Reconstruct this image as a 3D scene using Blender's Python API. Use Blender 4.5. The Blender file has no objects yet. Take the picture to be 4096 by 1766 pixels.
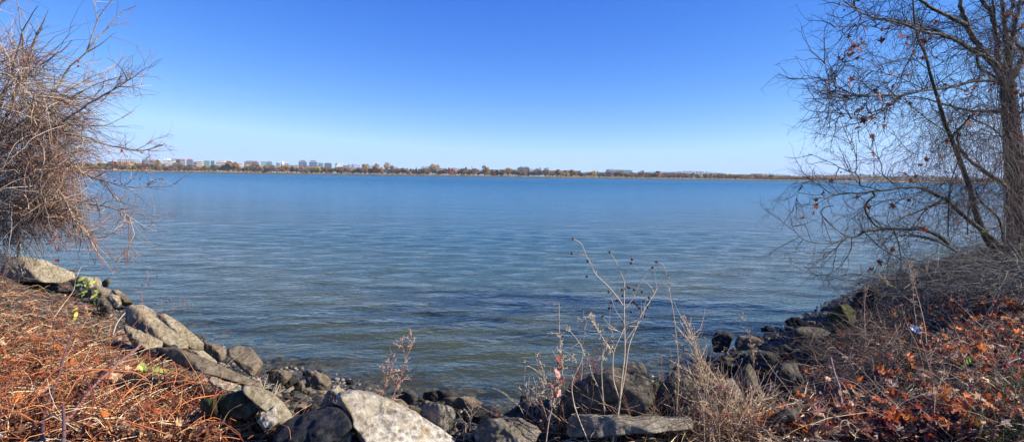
import bpy, bmesh, math, random
import numpy as np
from mathutils import Vector, Matrix, Euler, noise as mn

sc = bpy.context.scene
COL = sc.collection
# ------------------------------------------------------------------ camera
F_PX = 2200.0            # focal length in pixels of the 4096 px wide photograph
CAM_Z = 3.0
ROLL = math.radians(0.78)
PX, PY = 2048.0, 702.0   # principal point (level camera)
cd = bpy.data.cameras.new('camera'); cam = bpy.data.objects.new('camera', cd); COL.objects.link(cam)
cd.sensor_width = 36.0; cd.lens = 36.0 * F_PX / 4096.0
cd.shift_y = -(883.0 - PY) / 4096.0
cd.clip_start = 0.05; cd.clip_end = 40000
Rcam = Matrix.Rotation(math.radians(90), 4, 'X') @ Matrix.Rotation(ROLL, 4, 'Z')
cam.matrix_world = Matrix.Translation((0, 0, CAM_Z)) @ Rcam
sc.camera = cam
# ------------------------------------------------------------------ sky, sun, exposure
SUN_AZ, SUN_EL = math.radians(99), math.radians(31)
w = bpy.data.worlds.new('World'); sc.world = w; w.use_nodes = True
nt = w.node_tree; nt.nodes.clear()
sky = nt.nodes.new('ShaderNodeTexSky'); sky.sky_type = 'NISHITA'; sky.sun_disc = False
sky.sun_elevation = SUN_EL; sky.sun_rotation = SUN_AZ
sky.altitude = 0; sky.air_density = 1.0; sky.dust_density = 0.35; sky.ozone_density = 2.5
bg = nt.nodes.new('ShaderNodeBackground'); bg.inputs[1].default_value = 0.084
wo = nt.nodes.new('ShaderNodeOutputWorld')
# grade the clear winter sky as the phone camera did: deeper, more saturated blue away from the horizon
sep = nt.nodes.new('ShaderNodeSeparateColor'); cmb = nt.nodes.new('ShaderNodeCombineColor'); nt.links.new(sky.outputs[0], sep.inputs[0])
for i_, (a_, p_) in enumerate(((.031, 2.25), (.180, 1.20), (.712, .42))):
    d_ = nt.nodes.new('ShaderNodeMath'); d_.operation = 'MULTIPLY'; d_.inputs[1].default_value = .13 / .2; nt.links.new(sep.outputs[0], d_.inputs[0])
    d0_ = d_; d_ = nt.nodes.new('ShaderNodeMath'); d_.operation = 'MINIMUM'; d_.inputs[1].default_value = 3.1; nt.links.new(d0_.outputs[0], d_.inputs[0])
    q_ = nt.nodes.new('ShaderNodeMath'); q_.operation = 'POWER'; q_.inputs[1].default_value = p_; nt.links.new(d_.outputs[0], q_.inputs[0])
    e_ = nt.nodes.new('ShaderNodeMath'); e_.operation = 'MULTIPLY'; e_.inputs[1].default_value = a_ / .13; nt.links.new(q_.outputs[0], e_.inputs[0])
    nt.links.new(e_.outputs[0], cmb.inputs[i_])
nt.links.new(cmb.outputs[0], bg.inputs[0]); nt.links.new(bg.outputs[0], wo.inputs[0])
sd = bpy.data.lights.new('sun', 'SUN'); sd.energy = 5.0; sd.angle = math.radians(0.5); sd.color = (1.0, 0.93, 0.82)
sun = bpy.data.objects.new('sun', sd); COL.objects.link(sun)
sdir = Vector((math.sin(SUN_AZ) * math.cos(SUN_EL), math.cos(SUN_AZ) * math.cos(SUN_EL), math.sin(SUN_EL)))
sun.rotation_euler = sdir.to_track_quat('Z', 'Y').to_euler()
sc.view_settings.view_transform = 'Standard'; sc.view_settings.look = 'None'
sc.view_settings.exposure = 0.88; sc.view_settings.gamma = 1.0
sc.render.engine = 'CYCLES'
cy = sc.cycles
cy.max_bounces = 6; cy.diffuse_bounces = 2; cy.glossy_bounces = 3; cy.transmission_bounces = 3
cy.transparent_max_bounces = 8; cy.volume_bounces = 0; cy.use_denoising = True
cy.caustics_reflective = False; cy.caustics_refractive = False; cy.sample_clamp_indirect = 4
# ------------------------------------------------------------------ helpers
def pix(x, y, Z):
    """pixel of the photograph + distance along the view axis -> world point"""
    u, v = (x - PX) / F_PX, -(y - PY) / F_PX
    c, s = math.cos(ROLL), math.sin(ROLL)
    X = u * c - v * s; Y = u * s + v * c
    return np.array((X * Z, Z, CAM_Z + Y * Z))
def crop(ox, oy, s):
    return lambda p: [(ox + a / s, oy + b / s) for a, b in p]
C1 = crop(0, 0, 1.587); C2 = crop(0, 600, 2.137); C3 = crop(0, 1000, 1.45); C4 = crop(450, 1100, 1.669)
C5 = crop(1100, 1300, 2.384); C6 = crop(1900, 900, 1.283); C7 = crop(2700, 1100, 1.669); C8 = crop(3296, 1000, 1.45)
T1 = crop(3100, 0, 1.792); T2 = crop(3100, 560, 1.792)

SH = np.array([(-400, 330), (-60, 56), (-30, 30), (-18.6, 20), (-13, 16.2), (-9.6, 13.2), (-6.6, 10.7), (-4.6, 9.1), (-2.8, 8.2), (-.9, 7.3),
               (.2, 7.0), (1.5, 7.6), (3.4, 9.2), (5.6, 11.2), (8.6, 14.2), (12, 17.5), (20, 24), (60, 52), (400, 300)], float)
def shore(x, y):
    x = np.asarray(x, float); y = np.asarray(y, float)
    best = np.full(x.shape, 1e9)
    for a, b in zip(SH[:-1], SH[1:]):
        d = b - a; t = np.clip(((x - a[0]) * d[0] + (y - a[1]) * d[1]) / (d @ d), 0, 1)
        best = np.minimum(best, np.hypot(x - a[0] - t * d[0], y - a[1] - t * d[1]))
    return np.where(y < np.interp(x, SH[:, 0], SH[:, 1]), best, -best)
def height(x, y):
    s = shore(x, y); x = np.asarray(x, float); y = np.asarray(y, float)
    t = np.clip(s / 3.4, 0, 1)
    land = 1.3 * (0.75 * t + 0.25 * t * t * (3 - 2 * t)) + 0.015 * np.clip(s - 3.2, 0, 60)
    land = land + np.clip(s, 0, 1) * (0.05 * np.sin(x * 2.1 + 1.3 * np.sin(y * 1.7)) + 0.04 * np.sin(y * 3.3 + x))
    bed = np.maximum(0.23 * s, -3.2) + np.clip(-s, 0, 1) * (0.03 * np.sin(x * 4.1 + y * 2) + 0.03 * np.sin(y * 5.3 - x * 3))
    land = land - .13 * np.clip(s / .8, 0, 1) * np.clip((3.6 - s) / .7, 0, 1)
    return np.where(s > 0, land, bed)
def ground_Z(x, y, lift=0.0):
    """distance at which the view ray of a pixel meets the ground (or the water)"""
    Z = np.arange(1.5, 60, 0.04); p = np.array([pix(x, y, 1.0)]) ; d = p[0] - np.array((0, 0, CAM_Z))
    X, Y, H = d[0] * Z, d[1] * Z, CAM_Z + d[2] * Z
    g = np.maximum(height(X, Y), -0.05) + lift
    i = np.argmax(H <= g)
    return float(Z[i]) if H[i] <= g[i] else 60.0

def tag(o, label=None, cat=None, group=None, kind=None):
    if label: o['label'] = label
    if cat: o['category'] = cat
    if group: o['group'] = group
    if kind: o['kind'] = kind
    return o
def empty(name, loc, label=None, cat=None, group=None):
    o = bpy.data.objects.new(name, None); COL.objects.link(o); o.location = [float(v) for v in loc]; o.empty_display_size = .1
    return tag(o, label, cat, group)
def mesh_np(name, V, polys, cols=None, smooth=False):
    """V (n,3); polys: list of int arrays (m,k); cols (n,3) linear"""
    me = bpy.data.meshes.new(name)
    V = np.ascontiguousarray(V, np.float32)
    me.vertices.add(len(V)); me.vertices.foreach_set('co', V.ravel())
    L = np.concatenate([p.ravel() for p in polys]).astype(np.int32)
    tot = np.concatenate([np.full(len(p), p.shape[1], np.int32) for p in polys])
    me.loops.add(len(L)); me.loops.foreach_set('vertex_index', L)
    me.polygons.add(len(tot)); me.polygons.foreach_set('loop_start', np.concatenate(([0], np.cumsum(tot)[:-1])).astype(np.int32))
    me.update(calc_edges=True)
    me.polygons.foreach_set('use_smooth', np.full(len(tot), bool(smooth)))
    if cols is not None:
        a = me.color_attributes.new('Col', 'FLOAT_COLOR', 'POINT')
        c4 = np.ones((len(V), 4), np.float32); c4[:, :3] = cols; a.data.foreach_set('color', c4.ravel())
    return me
def link(name, me, mat=None, parent=None, loc=None):
    o = bpy.data.objects.new(name, me); COL.objects.link(o)
    if mat:
        for m in (mat if isinstance(mat, (list, tuple)) else [mat]): me.materials.append(m)
    if parent: o.parent = parent
    if loc is not None: o.location = [float(v) for v in loc]
    return o
class Geo:
    """collects numpy pieces that become ONE mesh"""
    def __init__(s): s.v = []; s.f = {}; s.c = []; s.n = 0
    def add(s, V, F, col=None):
        V = np.asarray(V, float).reshape(-1, 3); F = np.asarray(F, int)
        s.f.setdefault(F.shape[1], []).append(F + s.n); s.v.append(V)
        c = np.ones((len(V), 3)) * 0.2 if col is None else np.broadcast_to(np.asarray(col, float), (len(V), 3))
        s.c.append(c); s.n += len(V)
    def tubes(s, P, R, sides=3, col=None):
        """P (m,n,3) polylines, R (m,n) radii, col (m,3)"""
        P = np.asarray(P, float); R = np.asarray(R, float)[:len(P)]; m, n, _ = P.shape
        T = np.gradient(P, axis=1); T /= np.linalg.norm(T, axis=2, keepdims=True) + 1e-9
        ref = np.zeros_like(T); ref[..., 0] = 0.31; ref[..., 1] = 0.87; ref[..., 2] = 0.38
        A = np.cross(T, ref); A /= np.linalg.norm(A, axis=2, keepdims=True) + 1e-6
        B = np.cross(T, A)
        a = np.arange(sides) * 2 * math.pi / sides
        ring = P[:, :, None, :] + R[:, :, None, None] * (np.cos(a)[None, None, :, None] * A[:, :, None, :] + np.sin(a)[None, None, :, None] * B[:, :, None, :])
        V = ring.reshape(-1, 3)
        i = (np.arange(m)[:, None, None] * n + np.arange(n - 1)[None, :, None]) * sides
        k = np.arange(sides)[None, None, :]; k2 = (k + 1) % sides
        Fq = np.stack([i + k, i + k2, i + sides + k2, i + sides + k], -1).reshape(-1, 4)
        c = None if col is None else np.repeat(np.asarray(col, float).reshape(-1, 3) * np.ones((m, 1)), n * sides, axis=0)
        s.add(V, Fq, c)
    def build(s, name, mat, parent=None, loc=(0, 0, 0), smooth=True):
        V = np.concatenate(s.v) - np.asarray(loc, float)
        me = mesh_np(name, V, [np.concatenate(f) for f in s.f.values()], np.concatenate(s.c), smooth)
        return link(name, me, mat, parent, None if parent else loc)
def rs(pts, n):
    """Catmull-Rom resample of control points (k,d) to n points"""
    p = np.asarray(pts, float); k = len(p)
    if k == 2: return p[0] + (p[1] - p[0]) * np.linspace(0, 1, n)[:, None]
    e = np.vstack([2 * p[0] - p[1], p, 2 * p[-1] - p[-2]])
    d = np.concatenate(([0], np.cumsum(np.linalg.norm(np.diff(p[:, :3], axis=0), axis=1)))); d /= d[-1]
    u = np.interp(np.linspace(0, 1, n), d, np.arange(k)); i = np.minimum(u.astype(int), k - 2); t = (u - i)[:, None]
    a, b, c, f = e[i], e[i + 1], e[i + 2], e[i + 3]
    return 0.5 * (2 * b + (c - a) * t + (2 * a - 5 * b + 4 * c - f) * t * t + (3 * b - a - 3 * c + f) * t ** 3)
def trace(px, Z, n=24):
    """pixel polyline with distances -> smooth 3D polyline"""
    Z = np.interp(np.linspace(0, 1, len(px)), np.linspace(0, 1, len(Z)), Z) if hasattr(Z, '__len__') else [Z] * len(px)
    return rs([pix(x, y, z) for (x, y), z in zip(px, Z)], n)
def norm(v): return v / (np.linalg.norm(v, axis=-1, keepdims=True) + 1e-9)
def grow(rng, src, m, length, n=6, along=0.6, spread=0.8, bend=(0, 0, 0), wob=0.25, t0=0.15, power=1.0):
    """m child twigs from points on the parent polylines src (k,q,3)"""
    k, q, _ = src.shape
    T = norm(np.gradient(src, axis=1))
    ln = np.linalg.norm(np.diff(src, axis=1), axis=2).sum(1); i = rng.choice(k, m, p=ln / ln.sum()); t = (t0 + (1 - t0) * rng.random(m) ** power) * (q - 1)
    j = np.minimum(t.astype(int), q - 2); fr = (t - j)[:, None]
    p = src[i, j] * (1 - fr) + src[i, j + 1] * fr
    d = norm(T[i, j] * along + rng.normal(size=(m, 3)) * spread)
    L = rng.uniform(length[0], length[1], m); st = (L / (n - 1))[:, None]
    out = [p]; b = np.asarray(bend, float)
    for _ in range(n - 1):
        d = norm(d + b * st * 4 + rng.normal(size=(m, 3)) * wob)
        p = p + d * st; out.append(p)
    return np.stack(out, 1)
def taper(m, n, r0, r1): return np.broadcast_to(np.linspace(r0, r1, n), (m, n))
def pick(rng, m, palette, var=0.15):
    pal = np.asarray(palette, float)
    return np.clip(pal[rng.integers(0, len(pal), m)] * (1 + rng.normal(size=(m, 1)) * var), 0.003, 0.95)
# leaf outlines (x across, y along), fan triangulated from the middle
def lobed(lobes=5, deep=0.45):
    pts = []
    for i in range(lobes):
        a = math.radians(-110 + 220 * i / (lobes - 1)); r = (0.62, 0.85, 1.0, 0.85, 0.62)[i] if lobes == 5 else 1
        if i:
            am = a - math.radians(110 / (lobes - 1)); pts.append((math.sin(am) * deep, math.cos(am) * deep))
        pts += [(math.sin(a - .16) * r * .8, math.cos(a - .16) * r * .8), (math.sin(a) * r, math.cos(a) * r), (math.sin(a + .16) * r * .8, math.cos(a + .16) * r * .8)]
    pts.append((0.0, -0.28)); return np.array(pts)
SYC = lobed(); OVAL = np.array([(0, -1), (.35, -.55), (.45, 0), (.3, .5), (0, 1), (-.3, .5), (-.45, 0), (-.35, -.55)], float)
def leaves(geo, rng, C, N, size, shape=SYC, curl=0.35, col=None):
    """flat-ish curled leaves at centres C with normals N"""
    m = len(C); N = norm(np.asarray(N, float)); k = len(shape)
    A = norm(np.cross(N, norm(rng.normal(size=(m, 3))))); B = np.cross(N, A)
    size = np.broadcast_to(size, (m,))[:, None, None]
    r2 = (shape ** 2).sum(1); cu = rng.uniform(-curl, curl * 1.6, (m, 1)); cu2 = rng.uniform(-curl, curl, (m, 1))
    z = cu * r2[None] + cu2 * (shape[:, 0] * shape[:, 1])[None] * 1.5 + rng.normal(size=(m, k)) * curl * .22
    rim = C[:, None] + size * (A[:, None] * shape[None, :, :1] + B[:, None] * shape[None, :, 1:] + N[:, None] * z[..., None])
    V = np.concatenate([C[:, None], rim], 1)
    b = np.arange(m)[:, None] * (k + 1); i = np.arange(k)[None]
    F = np.stack([b + 0 * i, b + 1 + i, b + 1 + (i + 1) % k], -1).reshape(-1, 3)
    c = None if col is None else np.repeat(col, k + 1, axis=0)
    geo.add(V.reshape(-1, 3), F, c)
# ------------------------------------------------------------------ materials
def mat(name):
    m = bpy.data.materials.new(name); m.use_nodes = True; n = m.node_tree.nodes; b = n['Principled BSDF']
    b.inputs['Roughness'].default_value = 0.8; b.inputs['Specular IOR Level'].default_value = 0.25
    return m, n, m.node_tree.links, b
def tex_noise(n, l, scale, detail=6, rough=0.6, vec=None, dist=0.0):
    t = n.new('ShaderNodeTexNoise'); t.inputs['Scale'].default_value = scale; t.inputs['Detail'].default_value = detail
    t.inputs['Roughness'].default_value = rough; t.inputs['Distortion'].default_value = dist
    if vec: l.new(vec, t.inputs['Vector'])
    return t
def ramp(n, l, src, stops):
    r = n.new('ShaderNodeValToRGB'); e = r.color_ramp.elements
    while len(e) < len(stops): e.new(0.5)
    for el, (p, c) in zip(e, stops): el.position = p; el.color = (*c, 1) if len(c) == 3 else c
    l.new(src, r.inputs['Fac']); return r
def bump(n, l, src, b, strength, dist, prev=None):
    u = n.new('ShaderNodeBump'); u.inputs['Strength'].default_value = strength; u.inputs['Distance'].default_value = dist
    l.new(src, u.inputs['Height'])
    if prev: l.new(prev.outputs[0], u.inputs['Normal'])
    l.new(u.outputs[0], b.inputs['Normal']); return u
def mixc(n, l, fac, a, b, mode='MIX'):
    m = n.new('ShaderNodeMix'); m.data_type = 'RGBA'; m.blend_type = mode
    for s, v in ((m.inputs[0], fac), (m.inputs[6], a), (m.inputs[7], b)):
        if hasattr(v, 'is_linked') or isinstance(v, bpy.types.NodeSocket): l.new(v, s)
        elif isinstance(v, (int, float)): s.default_value = v
        else: s.default_value = (*v, 1)
    return m.outputs[2]
def col_mat(name, rough=0.75, var=0.25, scale=40, trans=0.0, spec=0.25, bmp=0.0):
    """colour from the piece's own colour attribute, broken by noise"""
    m, n, l, b = mat(name)
    a = n.new('ShaderNodeVertexColor'); a.layer_name = 'Col'
    g = n.new('ShaderNodeNewGeometry')
    t = tex_noise(n, l, scale, 4, 0.6, g.outputs['Position'])
    r = ramp(n, l, t.outputs[0], [(0.3, (1 - var,) * 3), (0.7, (1 + var,) * 3)])
    c = mixc(n, l, 1.0, a.outputs[0], r.outputs[0], 'MULTIPLY')
    l.new(c, b.inputs['Base Color']); b.inputs['Roughness'].default_value = rough; b.inputs['Specular IOR Level'].default_value = spec
    if bmp: bump(n, l, t.outputs[0], b, bmp, 0.01)
    if trans:
        tr = n.new('ShaderNodeBsdfTranslucent'); l.new(c, tr.inputs[0]); mx = n.new('ShaderNodeMixShader'); mx.inputs[0].default_value = trans
        l.new(b.outputs[0], mx.inputs[1]); l.new(tr.outputs[0], mx.inputs[2]); l.new(mx.outputs[0], n['Material Output'].inputs[0])
    return m
M_TWIG = col_mat('twig_bark', 0.8, 0.25, 25)
M_LEAF = col_mat('leaf', 0.6, 0.3, 60, trans=0.35, spec=0.3)
M_STALK = col_mat('dry_stalk', 0.7, 0.2, 60)
M_GRASS = col_mat('grass_blade', 0.5, 0.2, 30, trans=0.3)
M_FAR = col_mat('far_crown', 0.9, 0.12, 0.6, trans=0.25, spec=0.05)
M_FARB = col_mat('far_bark', 0.9, 0.2, 2)
def bark_mat(name, c1, c2, c3, scale=6):
    m, n, l, b = mat(name); tc = n.new('ShaderNodeTexCoord'); mp = n.new('ShaderNodeMapping'); mp.inputs['Scale'].default_value = (1, 1, 0.45)
    l.new(tc.outputs['Object'], mp.inputs[0])
    t = tex_noise(n, l, scale, 5, 0.65, mp.outputs[0], 0.6); t2 = tex_noise(n, l, scale * 6, 5, 0.7, mp.outputs[0])
    r = ramp(n, l, t.outputs[0], [(0.0, c1), (0.46, c1), (0.5, c2), (0.58, c2), (0.62, c3)])
    r2 = ramp(n, l, t2.outputs[0], [(0.3, (.6,) * 3), (0.7, (1.25,) * 3)])
    l.new(mixc(n, l, 1.0, r.outputs[0], r2.outputs[0], 'MULTIPLY'), b.inputs['Base Color'])
    u = bump(n, l, t2.outputs[0], b, 0.6, 0.02); bump(n, l, r.outputs[0], b, 0.5, 0.01, u); return m
M_SYC = bark_mat('sycamore_bark', (.085, .075, .055), (.16, .15, .11), (.27, .26, .20))
M_SYC_GREEN = bark_mat('young_bark', (.045, .05, .036), (.07, .078, .05), (.10, .10, .07), 9)
M_SHRUB = bark_mat('shrub_bark', (.28, .22, .16), (.36, .29, .21), (.46, .39, .30), 10)
# ================================================================== SETTING: ground, water, far land, hills
def ground_mat():
    m, n, l, b = mat('bank_soil'); g = n.new('ShaderNodeNewGeometry'); P = g.outputs['Position']
    t = tex_noise(n, l, 3.0, 8, .7, P); t2 = tex_noise(n, l, 30, 6, .7, P)
    v = n.new('ShaderNodeTexVoronoi'); v.inputs['Scale'].default_value = 9; l.new(P, v.inputs['Vector'])
    soil = ramp(n, l, t2.outputs[0], [(.25, (.018, .012, .008)), (.5, (.05, .033, .02)), (.75, (.11, .065, .035))])
    stone = ramp(n, l, v.outputs['Color'], [(.1, (.022, .022, .02)), (.9, (.085, .08, .065))])
    bed = ramp(n, l, v.outputs['Color'], [(.0, (.06, .048, .02)), (.6, (.14, .115, .055)), (1, (.26, .21, .11))])
    sx = n.new('ShaderNodeSeparateXYZ'); l.new(P, sx.inputs[0])
    mr = n.new('ShaderNodeMapRange'); l.new(sx.outputs[2], mr.inputs[0]); mr.inputs[1].default_value = .85; mr.inputs[2].default_value = 1.2
    mr2 = n.new('ShaderNodeMapRange'); l.new(sx.outputs[2], mr2.inputs[0]); mr2.inputs[1].default_value = -.15; mr2.inputs[2].default_value = .05
    c = mixc(n, l, mr2.outputs[0], bed.outputs[0], stone.outputs[0]); c = mixc(n, l, mr.outputs[0], c, soil.outputs[0])
    l.new(c, b.inputs['Base Color']); b.inputs['Roughness'].default_value = .95
    u = bump(n, l, v.outputs['Distance'], b, .8, .06); bump(n, l, t2.outputs[0], b, .8, .03, u); return m
gx = np.concatenate([-np.geomspace(400, 14, 26)[:-1], np.arange(-14, 14, .12), np.geomspace(14, 400, 26)])
gy = np.concatenate([np.arange(-12, 0, 1.0), np.arange(0, 22, .12), np.geomspace(22, 420, 30)])
X, Y = np.meshgrid(gx, gy); Hh = height(X, Y)
rng = np.random.default_rng(3)
Hh = Hh + np.where(Hh > -.3, rng.normal(size=Hh.shape) * .02, 0)
nx, ny = len(gx), len(gy)
ii = (np.arange(ny - 1)[:, None] * nx + np.arange(nx - 1)[None]).ravel()
GF = np.stack([ii, ii + 1, ii + nx + 1, ii + nx], -1)
tag(link('ground', mesh_np('ground', np.stack([X, Y, Hh], -1).reshape(-1, 3), [GF], smooth=True), ground_mat()), kind='structure')

# the river bed between the near shelf and the far shore
me = mesh_np('river_bed', np.array([(-9000, 60, -4), (9000, 60, -4), (9000, 1300, -4), (-9000, 1300, -4)]), [np.array([[0, 1, 2, 3]])])
mb, nb, lb, bb = mat('mud'); bb.inputs['Base Color'].default_value = (.08, .07, .04, 1)
tag(link('river_bed', me, mb), kind='structure')

def water_mat():
    m, n, l, b = mat('river_water'); n.remove(b); out = n['Material Output']
    g = n.new('ShaderNodeNewGeometry'); P = g.outputs['Position']
    def mapped(sx, sy, rot):
        mp = n.new('ShaderNodeMapping'); mp.inputs['Scale'].default_value = (sx, sy, 1); mp.inputs['Rotation'].default_value = (0, 0, math.radians(rot)); l.new(P, mp.inputs[0]); return mp.outputs[0]
    # short wind ripples, crossing wavelets, and slow swell
    r1 = tex_noise(n, l, 5.2, 3, .6, mapped(.75, 1.2, -12), .4)
    r2 = tex_noise(n, l, 1.7, 3, .55, mapped(.7, 1.3, 20), .5)
    wv = n.new('ShaderNodeTexWave'); wv.wave_type = 'BANDS'; wv.bands_direction = 'Y'; wv.inputs['Scale'].default_value = .28; wv.inputs['Distortion'].default_value = 5; wv.inputs['Detail'].default_value = 2; wv.inputs['Detail Scale'].default_value = .6
    l.new(mapped(.55, 1, 24), wv.inputs['Vector'])
    wv2 = n.new('ShaderNodeTexWave'); wv2.wave_type = 'BANDS'; wv2.bands_direction = 'Y'; wv2.inputs['Scale'].default_value = .45; wv2.inputs['Distortion'].default_value = 6; wv2.inputs['Detail'].default_value = 2; wv2.inputs['Detail Scale'].default_value = .5
    l.new(mapped(.5, 1, -20), wv2.inputs['Vector'])
    r3 = tex_noise(n, l, .25, 2, .5, mapped(.5, 1.2, -24), .4)
    gust = tex_noise(n, l, .035, 3, .55, mapped(.35, 1.4, -18), .3)
    gr = n.new('ShaderNodeMapRange'); l.new(gust.outputs[0], gr.inputs[0]); gr.inputs[1].default_value = .35; gr.inputs[2].default_value = .65; gr.inputs[3].default_value = .8; gr.inputs[4].default_value = 1.1
    calm = n.new('ShaderNodeVertexColor'); calm.layer_name = 'Col'
    sep = n.new('ShaderNodeSeparateColor'); l.new(calm.outputs[0], sep.inputs[0])
    mul = n.new('ShaderNodeMath'); mul.operation = 'MULTIPLY'; l.new(gr.outputs[0], mul.inputs[0]); l.new(sep.outputs[1], mul.inputs[1])
    def bp(src, s, d, prev=None, sc_=True):
        u = n.new('ShaderNodeBump'); u.inputs['Strength'].default_value = s; u.inputs['Distance'].default_value = d; l.new(src, u.inputs['Height'])
        if sc_: 
            k = n.new('ShaderNodeMath'); k.operation = 'MULTIPLY'; l.new(mul.outputs[0], k.inputs[0]); k.inputs[1].default_value = s; l.new(k.outputs[0], u.inputs['Strength'])
        if prev: l.new(prev.outputs[0], u.inputs['Normal'])
        return u
    u = bp(r3.outputs[0], 1, .28); u = bp(wv.outputs[0], 1, .045, u); u = bp(wv2.outputs[0], 1, .028, u); u = bp(r2.outputs[0], 1, .13, u); u = bp(r1.outputs[0], 1, .10, u)
    # cloudy body, blued far out in place of sky reflection; near the bank the bed shows through
    tr = n.new('ShaderNodeBsdfTransparent'); tr.inputs[0].default_value = (.86, .86, .70, 1)
    gl = n.new('ShaderNodeBsdfPrincipled'); gl.inputs['Base Color'].default_value = (.045, .068, .044, 1); gl.inputs['IOR'].default_value = 1.333; gl.inputs['Specular Tint'].default_value = (.70, .93, 1, 1)
    sl = n.new('ShaderNodeMapRange'); l.new(sep.outputs[2], sl.inputs[0]); sl.inputs[1].default_value = .06; sl.inputs[2].default_value = .15   # silt along the bank; same mask tints the reflections
    l.new(mixc(n, l, sl.outputs[0], (.074, .080, .020), (.003, .095, .150)), gl.inputs['Base Color'])
    l.new(mixc(n, l, sl.outputs[0], (.82, .84, .66), (.70, .93, 1)), gl.inputs['Specular Tint'])  # reflections coloured by hand: less blue near the bank, less red beyond
    l.new(sep.outputs[2], gl.inputs['Roughness']); l.new(u.outputs[0], gl.inputs['Normal'])
    g2 = n.new('ShaderNodeBsdfGlossy'); g2.inputs['Roughness'].default_value = .06; g2.inputs[0].default_value = (.82, .86, .72, 1); lw = n.new('ShaderNodeLayerWeight'); lw.inputs[0].default_value = .5; pw_ = n.new('ShaderNodeMath'); pw_.operation = 'POWER'; pw_.inputs[1].default_value = 5; l.new(lw.outputs['Facing'], pw_.inputs[0]); fr = n.new('ShaderNodeMath'); fr.operation = 'MULTIPLY_ADD'; fr.inputs[1].default_value = .98; fr.inputs[2].default_value = .02; l.new(pw_.outputs[0], fr.inputs[0])
    l.new(u.outputs[0], lw.inputs['Normal']); l.new(u.outputs[0], g2.inputs['Normal'])
    mg = n.new('ShaderNodeMixShader'); l.new(fr.outputs[0], mg.inputs[0]); l.new(tr.outputs[0], mg.inputs[1]); l.new(g2.outputs[0], mg.inputs[2])
    m2 = n.new('ShaderNodeMixShader'); l.new(sep.outputs[0], m2.inputs[0]); l.new(mg.outputs[0], m2.inputs[1]); l.new(gl.outputs[0], m2.inputs[2])
    l.new(m2.outputs[0], out.inputs[0]); return m
wx = np.concatenate([-np.geomspace(9000, 30, 50)[:-1], np.arange(-30, 30, .3), np.geomspace(30, 9000, 50)])
wy = np.concatenate([np.arange(5, 30, .2), np.geomspace(30, 1290, 90)])
X, Y = np.meshgrid(wx, wy); s = -shore(X, Y); nx, ny = len(wx), len(wy)
ii = (np.arange(ny - 1)[:, None] * nx + np.arange(nx - 1)[None]).ravel()
F = np.stack([ii, ii + 1, ii + nx + 1, ii + nx], -1)
cols = np.zeros((nx * ny, 3)); turb = 1 - np.exp(-np.clip(s, 0, 50) / 1.5)
cols[:, 0] = turb.ravel(); cols[:, 1] = (.22 + .78 * np.clip(s / 9.0, 0, 1)).ravel()
cols[:, 2] = (.06 + .22 * np.clip((s - 4) / 160, 0, 1) ** .5).ravel()   # chop too fine to model grows away from the sheltered bank
Zw = .012 * np.sin(X * 1.3 + Y * 2.9 + np.sin(X * .7)) + .010 * np.sin(X * 2.3 - Y * 4.1 + 2 * np.sin(Y * .9))
Zw = np.where(Y < 34, Zw, 0)
keep = np.ones(len(F), bool); cx = X.ravel()[F].mean(1); cyy = Y.ravel()[F].mean(1); keep = shore(cx, cyy) < 2.0
water = link('water', mesh_np('water', np.stack([X, Y, Zw], -1).reshape(-1, 3), [F[keep]], cols, smooth=True), water_mat())
tag(water, kind='structure')

# far bank: low land reaching the horizon
D = 900.0
def land_mat():
    m, n, l, b = mat('far_grass'); g = n.new('ShaderNodeNewGeometry')
    mp = n.new('ShaderNodeMapping'); mp.inputs['Scale'].default_value = (1, .3, 1); l.new(g.outputs['Position'], mp.inputs[0])
    t = tex_noise(n, l, .05, 6, .65, mp.outputs[0])
    r = ramp(n, l, t.outputs[0], [(.3, (.16, .13, .07)), (.5, (.25, .21, .12)), (.6, (.13, .16, .05)), (.75, (.30, .24, .15))])
    l.new(r.outputs[0], b.inputs['Base Color']); return m
lx = np.concatenate([-np.geomspace(9000, 100, 40), np.geomspace(100, 9000, 40)]); ly = np.array([D - .5, D + 1, D + 14, D + 30, 1000, 1300, 2000, 4000, 9000.])
X, Y = np.meshgrid(lx, ly); Z = np.interp(Y, ly, [-4.5, .6, 1.4, 1.9, 2.2, 2.4, 2.6, 3, 3.2])
nx, ny = len(lx), len(ly); ii = (np.arange(ny - 1)[:, None] * nx + np.arange(nx - 1)[None]).ravel()
tag(link('far_ground', mesh_np('far_ground', np.stack([X, Y, Z], -1).reshape(-1, 3), [np.stack([ii, ii + 1, ii + nx + 1, ii + nx], -1)]), land_mat()), kind='structure')

def box(g, x0, x1, y0, y1, z0, z1, col=None, M=None):
    V = np.array([(x, y, z) for z in (z0, z1) for x, y in ((x0, y0), (x1, y0), (x1, y1), (x0, y1))], float)
    if M is not None: V = V @ np.array(M.to_3x3()).T + np.array(M.translation)
    g.add(V, [[0, 3, 2, 1], [4, 5, 6, 7], [0, 1, 5, 4], [1, 2, 6, 5], [2, 3, 7, 6], [3, 0, 4, 7]], col)
def stone_mat(name, c1, c2, scale):
    m, n, l, b = mat(name); g = n.new('ShaderNodeNewGeometry'); t = tex_noise(n, l, scale, 6, .65, g.outputs['Position'])
    l.new(ramp(n, l, t.outputs[0], [(.35, c1), (.65, c2)]).outputs[0], b.inputs['Base Color']); return m
g = Geo(); r_ = random.Random(4)
x = -1300.0
while x < 1000:
    wd = r_.uniform(4, 11); box(g, x, x + wd, D - 1.6 + r_.uniform(-.2, .2), D - .6, -4, .8 + r_.uniform(-.12, .12)); x += wd
    if r_.random() < .25: x += .4
tag(g.build('seawall', stone_mat('old_stone', (.13, .11, .085), (.24, .205, .15), .3), smooth=False), 'low weathered stone seawall edging the far shore of the river', 'seawall')

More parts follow.
